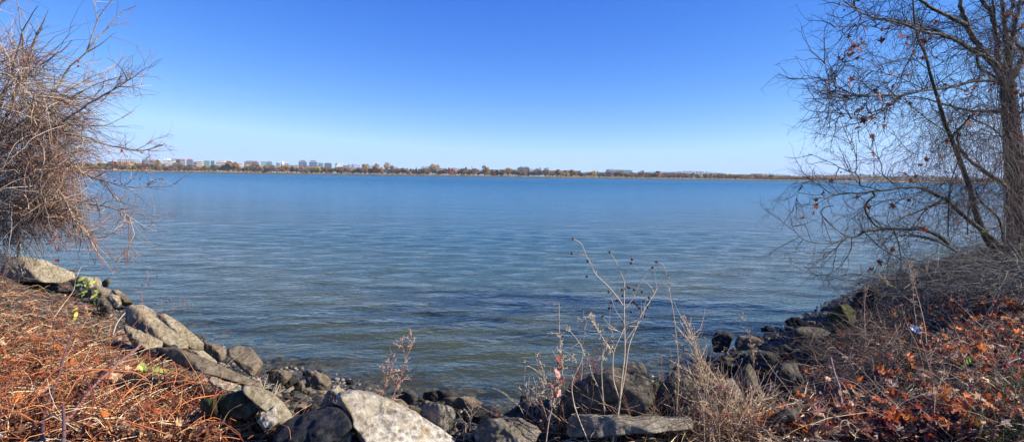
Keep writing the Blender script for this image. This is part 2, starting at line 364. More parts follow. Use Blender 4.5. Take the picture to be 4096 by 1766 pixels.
# wooded hills on the right, some kilometres off
def hills_mat():
    m, n, l, b = mat('wooded_hill'); g = n.new('ShaderNodeNewGeometry')
    t = tex_noise(n, l, .02, 6, .7, g.outputs['Position']); t2 = tex_noise(n, l, .006, 3, .6, g.outputs['Position'])
    r = ramp(n, l, t.outputs[0], [(.35, (.030, .026, .022)), (.5, (.06, .05, .036)), (.65, (.10, .085, .055))])
    l.new(mixc(n, l, t2.outputs[0], r.outputs[0], (.05, .062, .03)), b.inputs['Base Color']); bump(n, l, t.outputs[0], b, 1, 14); return m
def ridge(name, prof, Zd, dep, seed, rough):
    px = np.arange(prof[0][0], prof[-1][0], 2.5); rg = np.random.default_rng(seed)
    top = np.interp(px, [p[0] for p in prof], [p[1] for p in prof])
    nz = np.convolve(rg.normal(size=len(px) + 8), np.ones(3) / 3, 'valid')[:len(px)]
    rows = []
    for j, (fy, fz) in enumerate([(0, 0), (.25, .45), (.5, .8), (.8, .97), (1, 1), (1.5, .9), (2.2, 0)]):
        row = []
        for i, (x, t) in enumerate(zip(px, top)):
            p = pix(x, t, Zd); q = p * (1 + .0)
            hz = max(p[2] - 3, 2) * fz * (1 + .0) + 3 + (rg.normal() * rough * .5 + nz[min(i, len(nz) - 1)] * rough) * min(1, fz * 1.2)
            sc_ = (Zd + dep * (fy - 1)) / Zd
            row.append((p[0] * sc_, Zd + dep * (fy - 1), hz))
        rows.append(row)
    V = np.array(rows); ny, nx = V.shape[:2]; ii = (np.arange(ny - 1)[:, None] * nx + np.arange(nx - 1)[None]).ravel()
    return tag(link(name, mesh_np(name, V.reshape(-1, 3), [np.stack([ii, ii + 1, ii + nx + 1, ii + nx], -1)], smooth=False), M_HILL), kind='structure')
M_HILL = hills_mat()
ridge('hills', [(2420, 706), (2520, 694), (2580, 688), (2640, 686), (2680, 688), (2740, 693), (2820, 697), (2960, 699), (3060, 700), (3200, 706), (3330, 712), (3480, 712), (3700, 716), (4096, 722), (4500, 730)], 5600, 700, 5, 3.0)
ridge('hills', [(2860, 712), (2920, 704), (2960, 697), (3000, 699), (3060, 705), (3130, 708), (3180, 712), (3220, 704), (3260, 699), (3330, 701), (3450, 703), (3600, 704), (3750, 708), (4096, 712), (4500, 716)], 3600, 400, 6, 2.6)
# ================================================================== FAR SHORE: buildings
def glass_mat(name, c, rough=.15):
    m, n, l, b = mat(name); b.inputs['Base Color'].default_value = (*c, 1); b.inputs['Roughness'].default_value = rough; b.inputs['Specular IOR Level'].default_value = .6; return m
_cl = {}
def clad(c):
    k = tuple(round(v, 3) for v in c)
    if k not in _cl: _cl[k] = stone_mat('cladding', tuple(v * .85 for v in k), tuple(min(.9, v * 1.1) for v in k), .15)
    return _cl[k]
G_DARK = glass_mat('dark_glass', (.03, .045, .06)); G_TEAL = glass_mat('teal_glass', (.06, .15, .16)); G_BLUE = glass_mat('blue_glass', (.06, .12, .24))
WHITE = (.62, .61, .57); CREAM = (.58, .52, .42); TAN = (.50, .38, .24); BRICK = (.28, .11, .07); GREY = (.24, .25, .25); DARK = (.07, .075, .08); TEAL = (.16, .26, .25); BLUE = (.15, .22, .36); PALE = (.52, .60, .58)
BUILD = []
def boxpart(name, m, root, x0, x1, y0, y1, z0, z1, label=None):
    g = Geo(); box(g, x0, x1, y0, y1, z0, z1); o = g.build(name, m, root, smooth=False)
    if label: o['label'] = label
    return o
_pm = {}
def pane(name, m, root, x0, x1, y0, y1, z0, z1):
    if m.name not in _pm:
        g = Geo(); box(g, -.5, .5, -.5, .5, -.5, .5); me = mesh_np('window', np.concatenate(g.v), [np.concatenate(f) for f in g.f.values()]); me.materials.append(m); _pm[m.name] = me
    o = bpy.data.objects.new(name, _pm[m.name]); COL.objects.link(o); o.parent = root; o.location = ((x0 + x1) / 2, (y0 + y1) / 2, (z0 + z1) / 2); o.scale = (x1 - x0, y1 - y0, z1 - z0)
def building(x0, x1, yt, Z, c, gl, label, cat='office block', bays=8, yaw=24, roof=None, style='grid', extra=None):
    p0, p1 = pix(x0, yt, Z), pix(x1, yt, Z); W = (p1 - p0)[0]; H = p0[2] * .5 + p1[2] * .5 - 3
    a = math.radians(yaw); dep = min(.8 * W, 34); w_ = max((W - dep * math.sin(a)) / math.cos(a), W * .4)
    root = empty('office_building' if cat == 'office block' else cat.replace(' ', '_'), ((p0[0] + p1[0]) / 2, Z, 3), label, cat); root.rotation_euler.z = a
    # the long front looks towards the river, the short end catches the sun
    hr = 0 if roof is None else roof[0] * Z / F_PX
    hb = H - hr; m = clad(c)
    boxpart('wall', m, root, -w_ / 2, w_ / 2, 0, dep, 0, hb)
    boxpart('parapet', clad(tuple(min(.8, v * 1.15) for v in c)), root, -w_ / 2 - .4, w_ / 2 + .4, -.4, dep + .4, hb - .5, hb + .9)
    nf = max(2, min(8, int(hb / 4.6))); fh = hb / nf
    for f in range(nf):
        if fh * (f + 1) < 9: continue
        z0 = fh * f + fh * .28; z1 = fh * f + fh * (.92 if style == 'ribbon' else .84)
        if style == 'ribbon':
            pane('window_band', gl, root, -w_ / 2 + .8, w_ / 2 - .8, -.25, .1, z0, z1); pane('window_band', gl, root, w_ / 2 - .1, w_ / 2 + .25, .8, dep - .8, z0, z1)
        else:
            nb = min(bays, 9); b_ = w_ / nb
            for k in range(nb): pane('window', gl, root, -w_ / 2 + b_ * (k + .2), -w_ / 2 + b_ * (k + .8), -.25, .1, z0, z1)
            sb = max(2, min(4, int(nb * dep / w_))); b_ = dep / sb
            for k in range(sb): pane('window', gl, root, w_ / 2 - .1, w_ / 2 + .25, b_ * (k + .2), b_ * (k + .8), z0, z1)
    if roof: 
        f0, f1 = (roof[2] if len(roof) > 2 else (.15, .85))
        boxpart('penthouse', clad(roof[1]), root, -w_ / 2 + w_ * f0, -w_ / 2 + w_ * f1, dep * .2, dep * .8, hb, hb + hr)
    if extra: extra(root, w_, dep, hb, Z / F_PX)
    BUILD.append(((x0 + x1) / 2, label)); return root
A = lambda x: 350 + x / 4.293
B = lambda x: 900 + x / 4.293
Cc = lambda x: 1450 + x / 4.293
Dd = lambda x: 2000 + x / 4.293
E = lambda x: 2550 + x / 4.293
ya = lambda y, o: o + y / 4.293
def sign_box(root, w_, dep, hb, s):
    boxpart('rooftop_screen', clad((.62, .05, .09)), root, w_ * .05, w_ * .35, -1, 4, hb - 2, hb + 5 * s, 'bright red rooftop screen wall')
def red_box(root, w_, dep, hb, s): boxpart('stair_tower', clad((.45, .05, .03)), root, w_ * .36, w_ * .49, -1, 8, 0, hb + 4 * s, 'bright red stair tower')
def crown_frame(root, w_, dep, hb, s):
    h = 6.5 * s; g = Geo()
    P = []
    for sx in (-1, 1):
        P += [[(sx * w_ * .49, 1, hb), (sx * w_ * .36, 4, hb + h)], [(sx * w_ * .49, dep - 1, hb), (sx * w_ * .36, dep - 4, hb + h)], [(sx * w_ * .36, 4, hb + h), (sx * w_ * .36, dep - 4, hb + h)]]
    for y_ in (4, dep - 4): P.append([(-w_ * .36, y_, hb + h), (w_ * .36, y_, hb + h)])
    g.tubes(np.array(P), np.full((len(P), 2), .55), 4); g.build('roof_frame', clad((.3, .36, .37)), root, smooth=False)
    boxpart('penthouse', clad((.42, .5, .52)), root, -w_ * .33, w_ * .33, 5, dep - 5, hb, hb + h * .85)
def domes(root, w_, dep, hb, s):
    for k in (.1, .3): boxpart('rooftop_plant', clad(WHITE), root, -w_ / 2 + w_ * k, -w_ / 2 + w_ * (k + .09), 5, 11, hb, hb + 6)
def crenel(root, w_, dep, hb, s):
    for k in range(8): boxpart('rooftop_plant', clad(DARK), root, -w_ / 2 + w_ * (.06 + k * .115), -w_ / 2 + w_ * (.13 + k * .115), 5, 9, hb, hb + (3.2 + (k * 7 % 4)))
building(A(120), A(262), ya(232, 580), 1900, WHITE, G_DARK, 'cream apartment block glimpsed through the twigs of the big shrub')
building(A(520), A(830), ya(246, 580), 2050, WHITE, G_TEAL, 'long white building with grey glass ends behind the tips of the shrub', bays=14, yaw=12)
building(A(830), A(905), ya(250, 580), 1950, WHITE, G_DARK, 'small white block beside the long white-roofed building')
building(A(930), A(1190), ya(252, 580), 2150, (.66, .64, .6), G_DARK, 'long low white building rising just over the trees', bays=16, yaw=10, style='ribbon')
building(A(1280), A(1505), ya(232, 580), 1780, WHITE, G_DARK, 'white concrete office block with a square grid of windows and stepped rooftop', bays=9, roof=(6, WHITE, (.15, .55)), extra=domes)
building(A(1435), A(1600), ya(243, 580), 1830, (.13, .085, .07), G_DARK, 'dark brown office block next to the white gridded one', bays=8, yaw=15, style='ribbon')
building(A(1592), A(1690), ya(236, 580), 1760, (.62, .40, .24), G_DARK, 'sunlit orange-tan office block with white window bands', bays=5, style='ribbon', yaw=30)
building(A(1690), A(1812), ya(243, 580), 1790, (.12, .16, .22), G_BLUE, 'blue glass office block with a bright red rooftop panel', bays=6, roof=(3, DARK), extra=sign_box)
building(A(1812), A(1885), ya(290, 580), 1850, BRICK, G_DARK, 'low dark red brick block between blue glass and white blocks', bays=4)
building(A(1868), A(1985), ya(279, 580), 1740, (.66, .56, .48), G_DARK, 'pale pink-white apartment block with small square windows', bays=8, yaw=20)
building(A(1985), A(2112), ya(259, 580), 1770, TEAL, G_TEAL, 'pale green glass office block with white corner fins', bays=7, style='ribbon', roof=(3, TEAL), yaw=30)
building(A(2108), A(2182), ya(273, 580), 1800, (.08, .11, .11), G_TEAL, 'dark green glass block beside the pale green one', bays=4)
building(A(2195), A(2372), ya(255, 580), 1720, (.60, .50, .44), G_DARK, 'tan office block with tall paired windows and a grey penthouse', bays=10, roof=(8, (.4, .42, .44)), yaw=18)
building(A(2372), B(105), ya(262, 580), 1760, (.52, .36, .22), G_DARK, 'long orange-tan block running behind the broad bronze tree', bays=18, yaw=10, roof=(3, WHITE, (.02, .98)))
building(B(228), B(305), ya(221, 600), 1800, (.66, .60, .48), G_DARK, 'small cream building with two dark upright slots', bays=3)
building(B(318), B(560), ya(181, 600), 1700, (.33, .17, .12), G_BLUE, 'brick and blue glass office block with a red stair tower', bays=10, roof=(5, TEAL, (.1, .75)), extra=red_box, yaw=16)
building(B(605), B(720), ya(193, 600), 1720, (.30, .40, .37), G_TEAL, 'green glass office block with white frame, nearer the brick one', bays=6, yaw=26)
building(B(700), B(812), ya(190, 600), 1760, (.22, .30, .29), G_TEAL, 'dark green glass office block with stepped shoulders', bays=6, yaw=14, roof=(5, TEAL))
building(B(868), B(955), ya(214, 600), 1850, GREY, G_TEAL, 'grey glass block just beside the white dome', bays=6, roof=(4, DARK, (.1, .6)))
building(B(1010), B(1105), ya(228, 600), 1800, (.55, .42, .28), G_DARK, 'tan building half hidden by trees below the white dome', bays=6)
building(B(1108), B(1256), ya(258, 600), 1950, (.66, .60, .50), G_DARK, 'low white building with a dark roof recess', bays=8, yaw=8, roof=(2, DARK, (.1, .55)))
building(B(1256), B(1400), ya(201, 600), 1650, (.26, .27, .26), G_BLUE, 'grey banded tower with a sloped glass crown, nearer the dome', bays=8, extra=crown_frame, style='ribbon', yaw=12)
building(B(1437), B(1585), ya(207, 600), 1650, (.26, .27, .26), G_BLUE, 'grey banded tower with a sloped glass crown, farther from the dome', bays=8, extra=crown_frame, style='ribbon', yaw=12)
building(B(1400), B(1440), ya(272, 600), 1750, (.10, .09, .09), G_DARK, 'dark low block between the two crowned towers', bays=3)
building(B(1600), B(1700), ya(214, 600), 1680, (.14, .22, .23), G_TEAL, 'green glass block with white chequered panels', bays=6, roof=(4, TEAL, (.1, .6)), yaw=24)
building(B(1700), B(1832), ya(216, 600), 1720, (.12, .18, .19), G_TEAL, 'dark green glass block joined to the chequered one', bays=8, yaw=12, roof=(4, (.2, .25, .26)))
def flared(root, w_, dep, hb, s):
    g = Geo(); h = 15 * s
    V = [(-.46 * w_, -1, hb - h), (.52 * w_, -1, hb - h), (.52 * w_, dep, hb - h), (-.46 * w_, dep, hb - h), (-.1 * w_, -1, hb + 3), (.46 * w_, -1, hb + 3), (.46 * w_, dep, hb + 3), (-.1 * w_, dep, hb + 3)]
    g.add(V, [[0, 3, 2, 1], [4, 5, 6, 7], [0, 1, 5, 4], [1, 2, 6, 5], [2, 3, 7, 6], [3, 0, 4, 7]]); g.build('sloping_upper_storeys', clad((.62, .68, .62)), root, smooth=False)
building(B(1882), B(2030), ya(226, 600), 1700, (.36, .44, .42), G_TEAL, 'pale glass building with slanting white upper storeys', bays=8, extra=flared, yaw=14, style='ribbon')
building(B(2030), B(2125), ya(266, 600), 1800, (.34, .22, .17), G_DARK, 'low red-brown block behind bare trees', bays=6)
building(B(2112), B(2235), ya(250, 600), 1750, (.42, .48, .56), G_BLUE, 'pale blue and white apartment block, lower wing', bays=6)
building(B(2185), B(2340), ya(240, 600), 1720, (.46, .50, .56), G_BLUE, 'white apartment block with tall deep blue windows', bays=6, roof=(3, BLUE, (.0, .6)))
building(B(2462), B(2576), ya(266, 600), 1800, (.40, .46, .52), G_BLUE, 'small blue-grey block beyond the upright bare tree', bays=6)
building(Cc(100), Cc(165), ya(228, 610), 1800, (.5, .55, .6), G_BLUE, 'white and blue block beside the grey-roofed one', bays=4)
building(Cc(160), Cc(300), ya(218, 610), 1850, (.32, .36, .38), G_TEAL, 'grey-roofed block over a bronze-brown tree', bays=6)
building(Cc(560), Cc(640), ya(246, 610), 1900, (.5, .44, .36), G_DARK, 'small cream block with a dark rooftop box', bays=4, roof=(3, DARK, (.1, .5)))
building(Cc(1000), Cc(1150), ya(262, 610), 1900, (.55, .42, .34), G_DARK, 'cream building topped with a row of dark rooftop boxes', bays=8, extra=crenel, yaw=8)
building(Cc(1330), Cc(1440), ya(262, 610), 1900, (.5, .5, .5), G_BLUE, 'low pale block with a blue roof edge beside bare trees', bays=6, roof=(3, BLUE))
building(Cc(1545), Cc(1680), ya(262, 610), 1850, (.55, .57, .6), G_BLUE, 'white block with dark blue roof near the crimson tree', bays=7, roof=(3, (.1, .15, .24), (.0, .6)))
building(Cc(1690), Cc(1800), ya(276, 610), 1900, (.58, .52, .46), G_DARK, 'low cream block just right of the dark blue roof', bays=6, yaw=6)
building(Cc(2190), Cc(2330), ya(290, 610), 2200, (.6, .6, .62), G_DARK, 'low white building peeping between evergreens', bays=8, yaw=6)
building(Cc(2350), Cc(2450), ya(292, 610), 2200, (.6, .58, .58), G_DARK, 'low white building near the tall gold trees', bays=6, yaw=6)
building(Dd(-10), Dd(75), ya(257, 620), 2200, (.62, .6, .6), G_DARK, 'low white building behind the bare shore trees', bays=6, yaw=6)
building(Dd(310), Dd(520), ya(222, 620), 2000, (.04, .06, .09), G_DARK, 'dark navy block with a jagged rooftop line', bays=12, extra=crenel, yaw=8)
building(Dd(808), Dd(1110), ya(264, 620), 2000, (.66, .64, .62), G_DARK, 'long low building with a white roof seen between trees', bays=16, yaw=5, style='ribbon')
building(Dd(1110), Dd(1250), ya(264, 620), 1500, (.42, .30, .18), G_DARK, 'brown masonry building behind the pale slender trunk', bays=8, yaw=5)
building(Dd(1855), Dd(2110), ya(247, 620), 2000, (.26, .36, .38), G_TEAL, 'long teal glass block with small rooftop boxes', bays=14, roof=(2, TEAL, (.02, .98)), extra=domes, yaw=8)
building(Dd(2100), Dd(2288), ya(254, 620), 2050, (.16, .28, .36), G_TEAL, 'blue-green glass block stepping down beside the teal one', bays=9, roof=(3, (.12, .2, .24), (.15, .9)), yaw=8)
building(E(158), E(250), ya(317, 620), 3000, (.5, .53, .6), G_DARK, 'pale blue-white building on the wooded slope between two big trees', bays=8, yaw=5, style='ribbon')
building(E(925), E(1025), ya(321, 620), 3800, (.66, .64, .66), G_DARK, 'tiny white hospital-like building on the far wooded hill', bays=6, yaw=5)
building(E(1990), E(2160), ya(321, 620), 3300, (.10, .12, .16), G_DARK, 'dark flat-topped hall on the hill beside the twin chimneys', bays=10, yaw=5)
building(E(2110), E(2170), ya(345, 620), 3200, (.66, .66, .68), G_DARK, 'small white shed below the dark flat-topped hall', bays=3, yaw=5)
F2 = lambda x: 3050 + x / 4.293
for a_, b_, y_, c_, lb in ((1600, 1770, 330, (.55, .58, .62), 'long pale warehouse on the far low shore seen under the sycamore boughs'), (1780, 1900, 350, (.52, .56, .62), 'low pale shed between warehouses on the distant low shore'),
                           (1890, 2110, 318, (.45, .5, .58), 'blue-grey stepped industrial building on the distant low shore'), (2120, 2250, 340, (.5, .52, .56), 'small grey industrial shed nearest the hanging vines')):
    building(F2(a_), F2(b_), ya(y_, 640), 2600, c_, G_DARK, lb, 'warehouse', bays=8, yaw=4, style='ribbon')
# white dome
p = pix(B(990), ya(240, 600), 2300); k = 2300 / F_PX
root = empty('domed_building', (p[0], 2300, 3), 'white ribbed dome topped by a statue, rising over bare trees', 'domed building'); hb = p[2] - 3
DW = clad((.72, .70, .66))
def lathe(prof, seg=20):
    g = Geo(); a = np.arange(seg) * 2 * math.pi / seg; V = np.array([(r * math.cos(t), r * math.sin(t), z) for r, z in prof for t in a])
    F = [[i * seg + j, i * seg + (j + 1) % seg, (i + 1) * seg + (j + 1) % seg, (i + 1) * seg + j] for i in range(len(prof) - 1) for j in range(seg)]
    g.add(V, F); return g
lathe([(7 * k, 0), (7 * k, hb)]).build('drum', DW, root, smooth=True)
lathe([(5.6 * k, hb), (5.6 * k, hb + 2 * k), (5.2 * k, hb + 5 * k), (3.8 * k, hb + 8 * k), (1.7 * k, hb + 10 * k), (0.1, hb + 10.5 * k)]).build('dome', DW, root)
lathe([(1.3 * k, hb + 10 * k), (1.2 * k, hb + 12.5 * k), (.4 * k, hb + 13.5 * k)], 10).build('lantern', DW, root)
lathe([(.5 * k, hb + 13.5 * k), (.55 * k, hb + 15 * k), (.1, hb + 17 * k)], 8).build('statue', clad((.2, .2, .18)), root)
# chimneys and mast
def chimney(x, yt, Z, wpx, c, label, band=None):
    p = pix(x, yt, Z); k = Z / F_PX; r = empty('chimney', (p[0], Z, 3), label, 'chimney'); H = p[2] - 3; w_ = wpx * k / 2
    lathe([(w_ * 1.25, 0), (w_, H * .93)], 12).build('shaft', clad(c), r)
    lathe([(w_ * 1.15, H * .93), (w_ * 1.15, H), (w_ * .7, H)], 12).build('rim', clad(tuple(v * .6 for v in c)), r)
chimney(Cc(1881), ya(227, 610), 1500, 2.4, (.42, .10, .08), 'slender red brick chimney rising from the middle of the shore trees')
chimney(E(2208), ya(289, 620), 3000, 1.7, (.42, .36, .34), 'grey power station chimney, nearer the dark flat-topped hall')
chimney(E(2270), ya(286, 620), 3000, 1.7, (.40, .20, .16), 'red-brown power station chimney of the pair, farther from the hall')
p = pix(E(1947), ya(275, 620), 3300); g = Geo(); g.tubes(np.array([[(p[0], 3300, 3), (p[0], 3300, p[2])]]), np.array([[.8, .3]]), 4)
for h in (.6, .75, .9): g.tubes(np.array([[(p[0] - 3, 3300, p[2] * h), (p[0] + 3, 3300, p[2] * h)]]), np.array([[.3, .3]]), 4)
tag(g.build('radio_mast', clad((.4, .4, .42)), loc=(p[0], 3300, 3)), 'thin grey radio mast on the wooded hill', 'mast')
# kiosk, shore markers, parked cars, walkers' rail
p = pix(B(658), ya(362, 600), 925); r = empty('kiosk', (p[0], 925, 1.8), 'small tan riverside hut with an overhanging flat roof', 'hut'); k = 925 / F_PX
boxpart('wall', clad((.5, .34, .22)), r, -4.4 * k, 4.4 * k, 0, 6, 0, 5.2 * k); boxpart('roof', clad((.5, .42, .33)), r, -7.2 * k, 7.2 * k, -1.5, 7.5, 5.2 * k, 6.4 * k); boxpart('door', clad((.1, .07, .05)), r, -1, 1, -.2, .1, 0, 2.2)
def marker(x, yb, h, c, lb):
    p = pix(x, yb, D - 6); r = empty('channel_marker', (p[0], D - 6, -.1), lb, 'marker'); g = Geo(); g.tubes(np.array([[(0, 0, -3), (0, 0, h)]]), np.array([[.25, .25]]), 6); g.build('post', clad(DARK), r)
    boxpart('day_board', clad(c), r, -.8, .8, -.3, -.1, h * .55, h)
marker(2022, 708, 6, (.5, .06, .04), 'red channel marker board on a post at the far waterline')
cr = random.Random(8)
for i, (x, c_, lb) in enumerate([(1150, (.05, .07, .1), 'dark car parked by the low trees near the tan hut'), (1128, (.6, .6, .6), 'white car parked just beyond the tan hut'), (1210, (.55, .55, .55), 'silver car parked below the first crowned tower'),
                        (1230, (.6, .6, .6), 'white car parked under the reddish bare trees'), (1640, (.5, .06, .04), 'red-orange vehicle parked in the grass clearing'), (1845, (.05, .08, .08), 'dark green car parked before the yellow-brown tree'), (1670, (.04, .04, .04), 'black car beside the clearing')]):
    p = pix(x, 700, 921); r = empty('parked_car', (p[0], 921, 1.75), lb, 'car', 'cars parked along the far shore')
    g = Geo(); box(g, -2.2, 2.2, -.9, .9, .35, .95); V = [(-1.5, -.8, .95), (1.6, -.8, .95), (1.6, .8, .95), (-1.5, .8, .95), (-1, -.7, 1.5), (1, -.7, 1.5), (1, .7, 1.5), (-1, .7, 1.5)]
    g.add(V, [[4, 5, 6, 7], [0, 1, 5, 4], [1, 2, 6, 5], [2, 3, 7, 6], [3, 0, 4, 7]]); g.build('body', clad(c_), r, smooth=False)
    for sx in (-1.4, 1.4):
        for sy in (-.9, .75):
            w2 = lathe([(.05, 0), (.34, 0), (.34, .18), (.05, .18)], 12).build('wheel', clad((.02, .02, .02)), r); w2.rotation_euler = (math.radians(90), 0, 0); w2.location = (sx, sy + .18, .34)
# ================================================================== FAR SHORE: trees
def crown_mesh(seed, style, pal, nf=1500):
    """unit crown: height 1 from z 0 (trunk foot) to 1, width about 1"""
    rg = np.random.default_rng(seed); g = Geo()
    zc, hz, hx = {'round': (.56, .40, .5), 'bare': (.58, .42, .46), 'vase': (.66, .36, .46), 'tall': (.55, .45, .40), 'cone': (.52, .48, .36), 'low': (.52, .42, .56)}[style]
    nc = {'bare': 22, 'vase': 22}.get(style, 16)
    d = norm(rg.normal(size=(nc, 3))); rr = rg.uniform(.3, .95, (nc, 1)) ** .6
    c = d * rr * np.array((hx * .75, hx * .75, hz * .8)) + np.array((0, 0, zc))
    if style == 'cone': c[:, :2] *= np.clip((1.05 - c[:, 2:3]) * 1.5, .12, 1.1)
    if style == 'vase': c[:, :2] *= np.clip(c[:, 2:3] * 1.5, .3, 1.15)
    cs = rg.uniform(.10, .2, nc); k = rg.integers(0, nc, nf)
    P = c[k] + norm(rg.normal(size=(nf, 3))) * cs[k, None] * rg.uniform(.3, 1, (nf, 1)) ** .5 * np.array((1, 1, .85))
    P[:, 2] = np.clip(P[:, 2], .12, 1.0)
    tone = np.clip(rg.normal(1, .22, nc), .55, 1.5)
    col = np.array((2.05, 1.95, 1.75)) * np.asarray(pal)[rg.integers(0, len(pal), nf)] * tone[k, None] * rg.uniform(.8, 1.2, (nf, 1))
    if style in ('bare', 'vase'):      # twig sprays: thin slivers fanning outwards
        dd = norm(P - np.array((0, 0, .3)) + rg.normal(size=(nf, 3)) * .25); L = rg.uniform(.06, .13, (nf, 1)); S = norm(np.cross(dd, rg.normal(size=(nf, 3)))) * .010
        V = np.stack([P - S, P + S, P + dd * L + S * .4, P + dd * L - S * .4], 1).reshape(-1, 3); F = np.arange(nf * 4).reshape(-1, 4); g.add(V, F, np.repeat(col, 4, axis=0))
    else:
        a = norm(rg.normal(size=(nf, 3))); b = norm(np.cross(a, rg.normal(size=(nf, 3)))); s_ = rg.uniform(.018, .042, (nf, 1))
        V = np.stack([P + a * s_, P + b * s_, P - a * s_ * .8, P - b * s_], 1).reshape(-1, 3); F = np.arange(nf * 4).reshape(-1, 4); g.add(V, F, np.repeat(col, 4, axis=0))
    V = np.concatenate(g.v); me = mesh_np('crown', V, [np.concatenate(f) for f in g.f.values()], np.concatenate(g.c)); me.materials.append(M_FAR)
    # trunk with limbs
    t = Geo(); tb = np.array([[(0, 0, -.03), (.01, 0, .12), (-.01, .01, .3), (.01, 0, .55)]]); t.tubes(tb, np.array([[.022, .017, .013, .006]]), 6)
    tips = c[rg.integers(0, nc, 14)]; s0 = np.stack([np.zeros(14), np.zeros(14), rg.uniform(.14, .34, 14)], 1)
    mid = (s0 + tips) / 2 + np.array((0, 0, -.02)); t.tubes(np.stack([s0, mid, tips], 1), np.tile([[.010, .006, .003]], (14, 1)), 4)
    tr = grow(rg, np.stack([s0, mid, tips], 1), 60, (.1, .25), 4, .7, .5, (0, 0, .3)); t.tubes(tr, taper(60, 4, .004, .0015), 3)
    V = np.concatenate(t.v); tm = mesh_np('trunk', V, [np.concatenate(f) for f in t.f.values()], np.tile([[.10, .08, .065]], (len(V), 1)) if style != 'vase' else np.tile([[.3, .26, .2]], (len(V), 1)), True); tm.materials.append(M_FARB)
    return me, tm
PALS = {'brown': [(.13, .10, .07), (.17, .13, .095), (.10, .078, .06)], 'mauve': [(.17, .125, .10), (.13, .10, .08), (.21, .155, .12)], 'olive': [(.10, .09, .035), (.14, .11, .045), (.08, .075, .03)],
        'bronze': [(.20, .125, .045), (.15, .10, .045), (.26, .17, .06)], 'gold': [(.28, .18, .06), (.22, .15, .06), (.17, .12, .06)], 'yellow': [(.30, .25, .06), (.22, .20, .06), (.36, .28, .07)],
        'orange': [(.28, .15, .05), (.20, .11, .05)], 'green': [(.035, .06, .02), (.055, .085, .028), (.09, .11, .035)], 'dark': [(.022, .035, .02), (.035, .05, .028)], 'red': [(.26, .055, .03), (.18, .05, .035)], 'tan': [(.30, .23, .16), (.24, .18, .12)], 'grey': [(.15, .125, .10), (.11, .09, .075)]}
STY = {'brown': 'round', 'mauve': 'low', 'olive': 'round', 'bronze': 'round', 'gold': 'round', 'yellow': 'round', 'orange': 'round', 'green': 'round', 'dark': 'cone', 'red': 'cone', 'tan': 'vase', 'grey': 'bare'}
WORD = {'brown': ('grey-brown bushy tree', 'tree'), 'mauve': ('purplish bare low-crowned tree', 'tree'), 'olive': ('olive-brown leafy tree', 'tree'), 'bronze': ('bronze-brown broad tree', 'tree'), 'gold': ('golden-orange leafy tree', 'tree'), 'yellow': ('yellow-green rounded tree', 'tree'),
        'orange': ('bright orange tree', 'tree'), 'green': ('dark green leafy tree', 'tree'), 'dark': ('dark evergreen tree', 'evergreen tree'), 'red': ('rusty red pointed tree', 'tree'), 'tan': ('tall pale upright bare tree', 'tree'), 'grey': ('bare grey-brown tree', 'tree')}
PROTO = {}
for k_, sy in STY.items(): PROTO[k_] = [crown_mesh(hash_ * 17 + 5, sy, PALS[k_], 2000) for hash_ in ((list(STY).index(k_) * 3 + q) for q in range(3))]
tr_ = random.Random(12); used_labels = {}
STOP = set('with glimpsed behind rising next beside seen half over nearer farther joined running beyond just topped near peeping stepping on between below lower'.split())
def cut_name(t, skip=0):
    w_ = t.replace(',', '').split(); k = next((i for i, x in enumerate(w_) if i > 1 and x in STOP), len(w_)); return ' '.join(w_[:k])
def short_name(t):
    c = cut_name(t)
    if sum(cut_name(b[1]) == c for b in BUILD) == 1: return c
    w_ = t.replace(',', '').split()[:10]
    while w_[-1] in STOP or w_[-1] in ('a', 'the', 'of', 'and', 'by', 'its', 'an', 'to', 'small', 'white', 'pale', 'right', 'dark', 'square', 'bronze-brown', 'tall', 'one', 'two', 'big', 'slanting', 'blue', 'bare', 'twin'): w_.pop()
    return ' '.join(w_)
def place_tree(px, ytop, wpx, kind, Y=None, label=None, group='trees lining the far shore'):
    Y = Y or D + tr_.uniform(14, 30); base = 1.9; p = pix(px, ytop, Y); H = max(p[2] - base, 3); W = wpx * Y / F_PX
    cm, tm = tr_.choice(PROTO[kind]); wd, cat = WORD[kind]
    r = empty('evergreen_tree' if kind == 'dark' else 'bare_tree' if kind in ('tan', 'grey', 'mauve') else 'tree', (p[0], Y, base), None, cat, group)
    r.rotation_euler.z = tr_.uniform(0, 6.28)
    if label is None:
        near = min(BUILD, key=lambda b: abs(b[0] - px))
        label = f'{wd} before the {short_name(near[1])}' if abs(near[0] - px) < 60 else f'{wd} with only sky behind'
    r['label'] = label; used_labels.setdefault(label, []).append(r)
    for nm, me_ in (('trunk', tm), ('crown', cm)):
        o = bpy.data.objects.new(nm, me_); COL.objects.link(o); o.parent = r
        o.scale = (W * 1.3, W * 1.3, H * 1.04)
TL = []
def T(f, oy, lst):
    for cx, ty, w_, kd in lst: TL.append((f(cx), oy + ty / 4.293, w_ / 4.293, kd))
T(lambda x: x / 5.724, 600 - 0, [])
for x_, t_, w_, kd in [(20, 650, 50, 'brown'), (60, 655, 44, 'olive'), (110, 652, 50, 'brown'), (150, 656, 40, 'bronze'), (195, 652, 44, 'mauve'), (250, 648, 44, 'olive'), (285, 646, 40, 'olive'), (325, 650, 44, 'brown'), (365, 648, 48, 'olive'), (405, 648, 44, 'olive'), (450, 642, 44, 'brown'), (490, 645, 46, 'bronze'), (530, 650, 34, 'yellow'), (545, 655, 30, 'brown')]: TL.append((x_, t_, w_, kd))
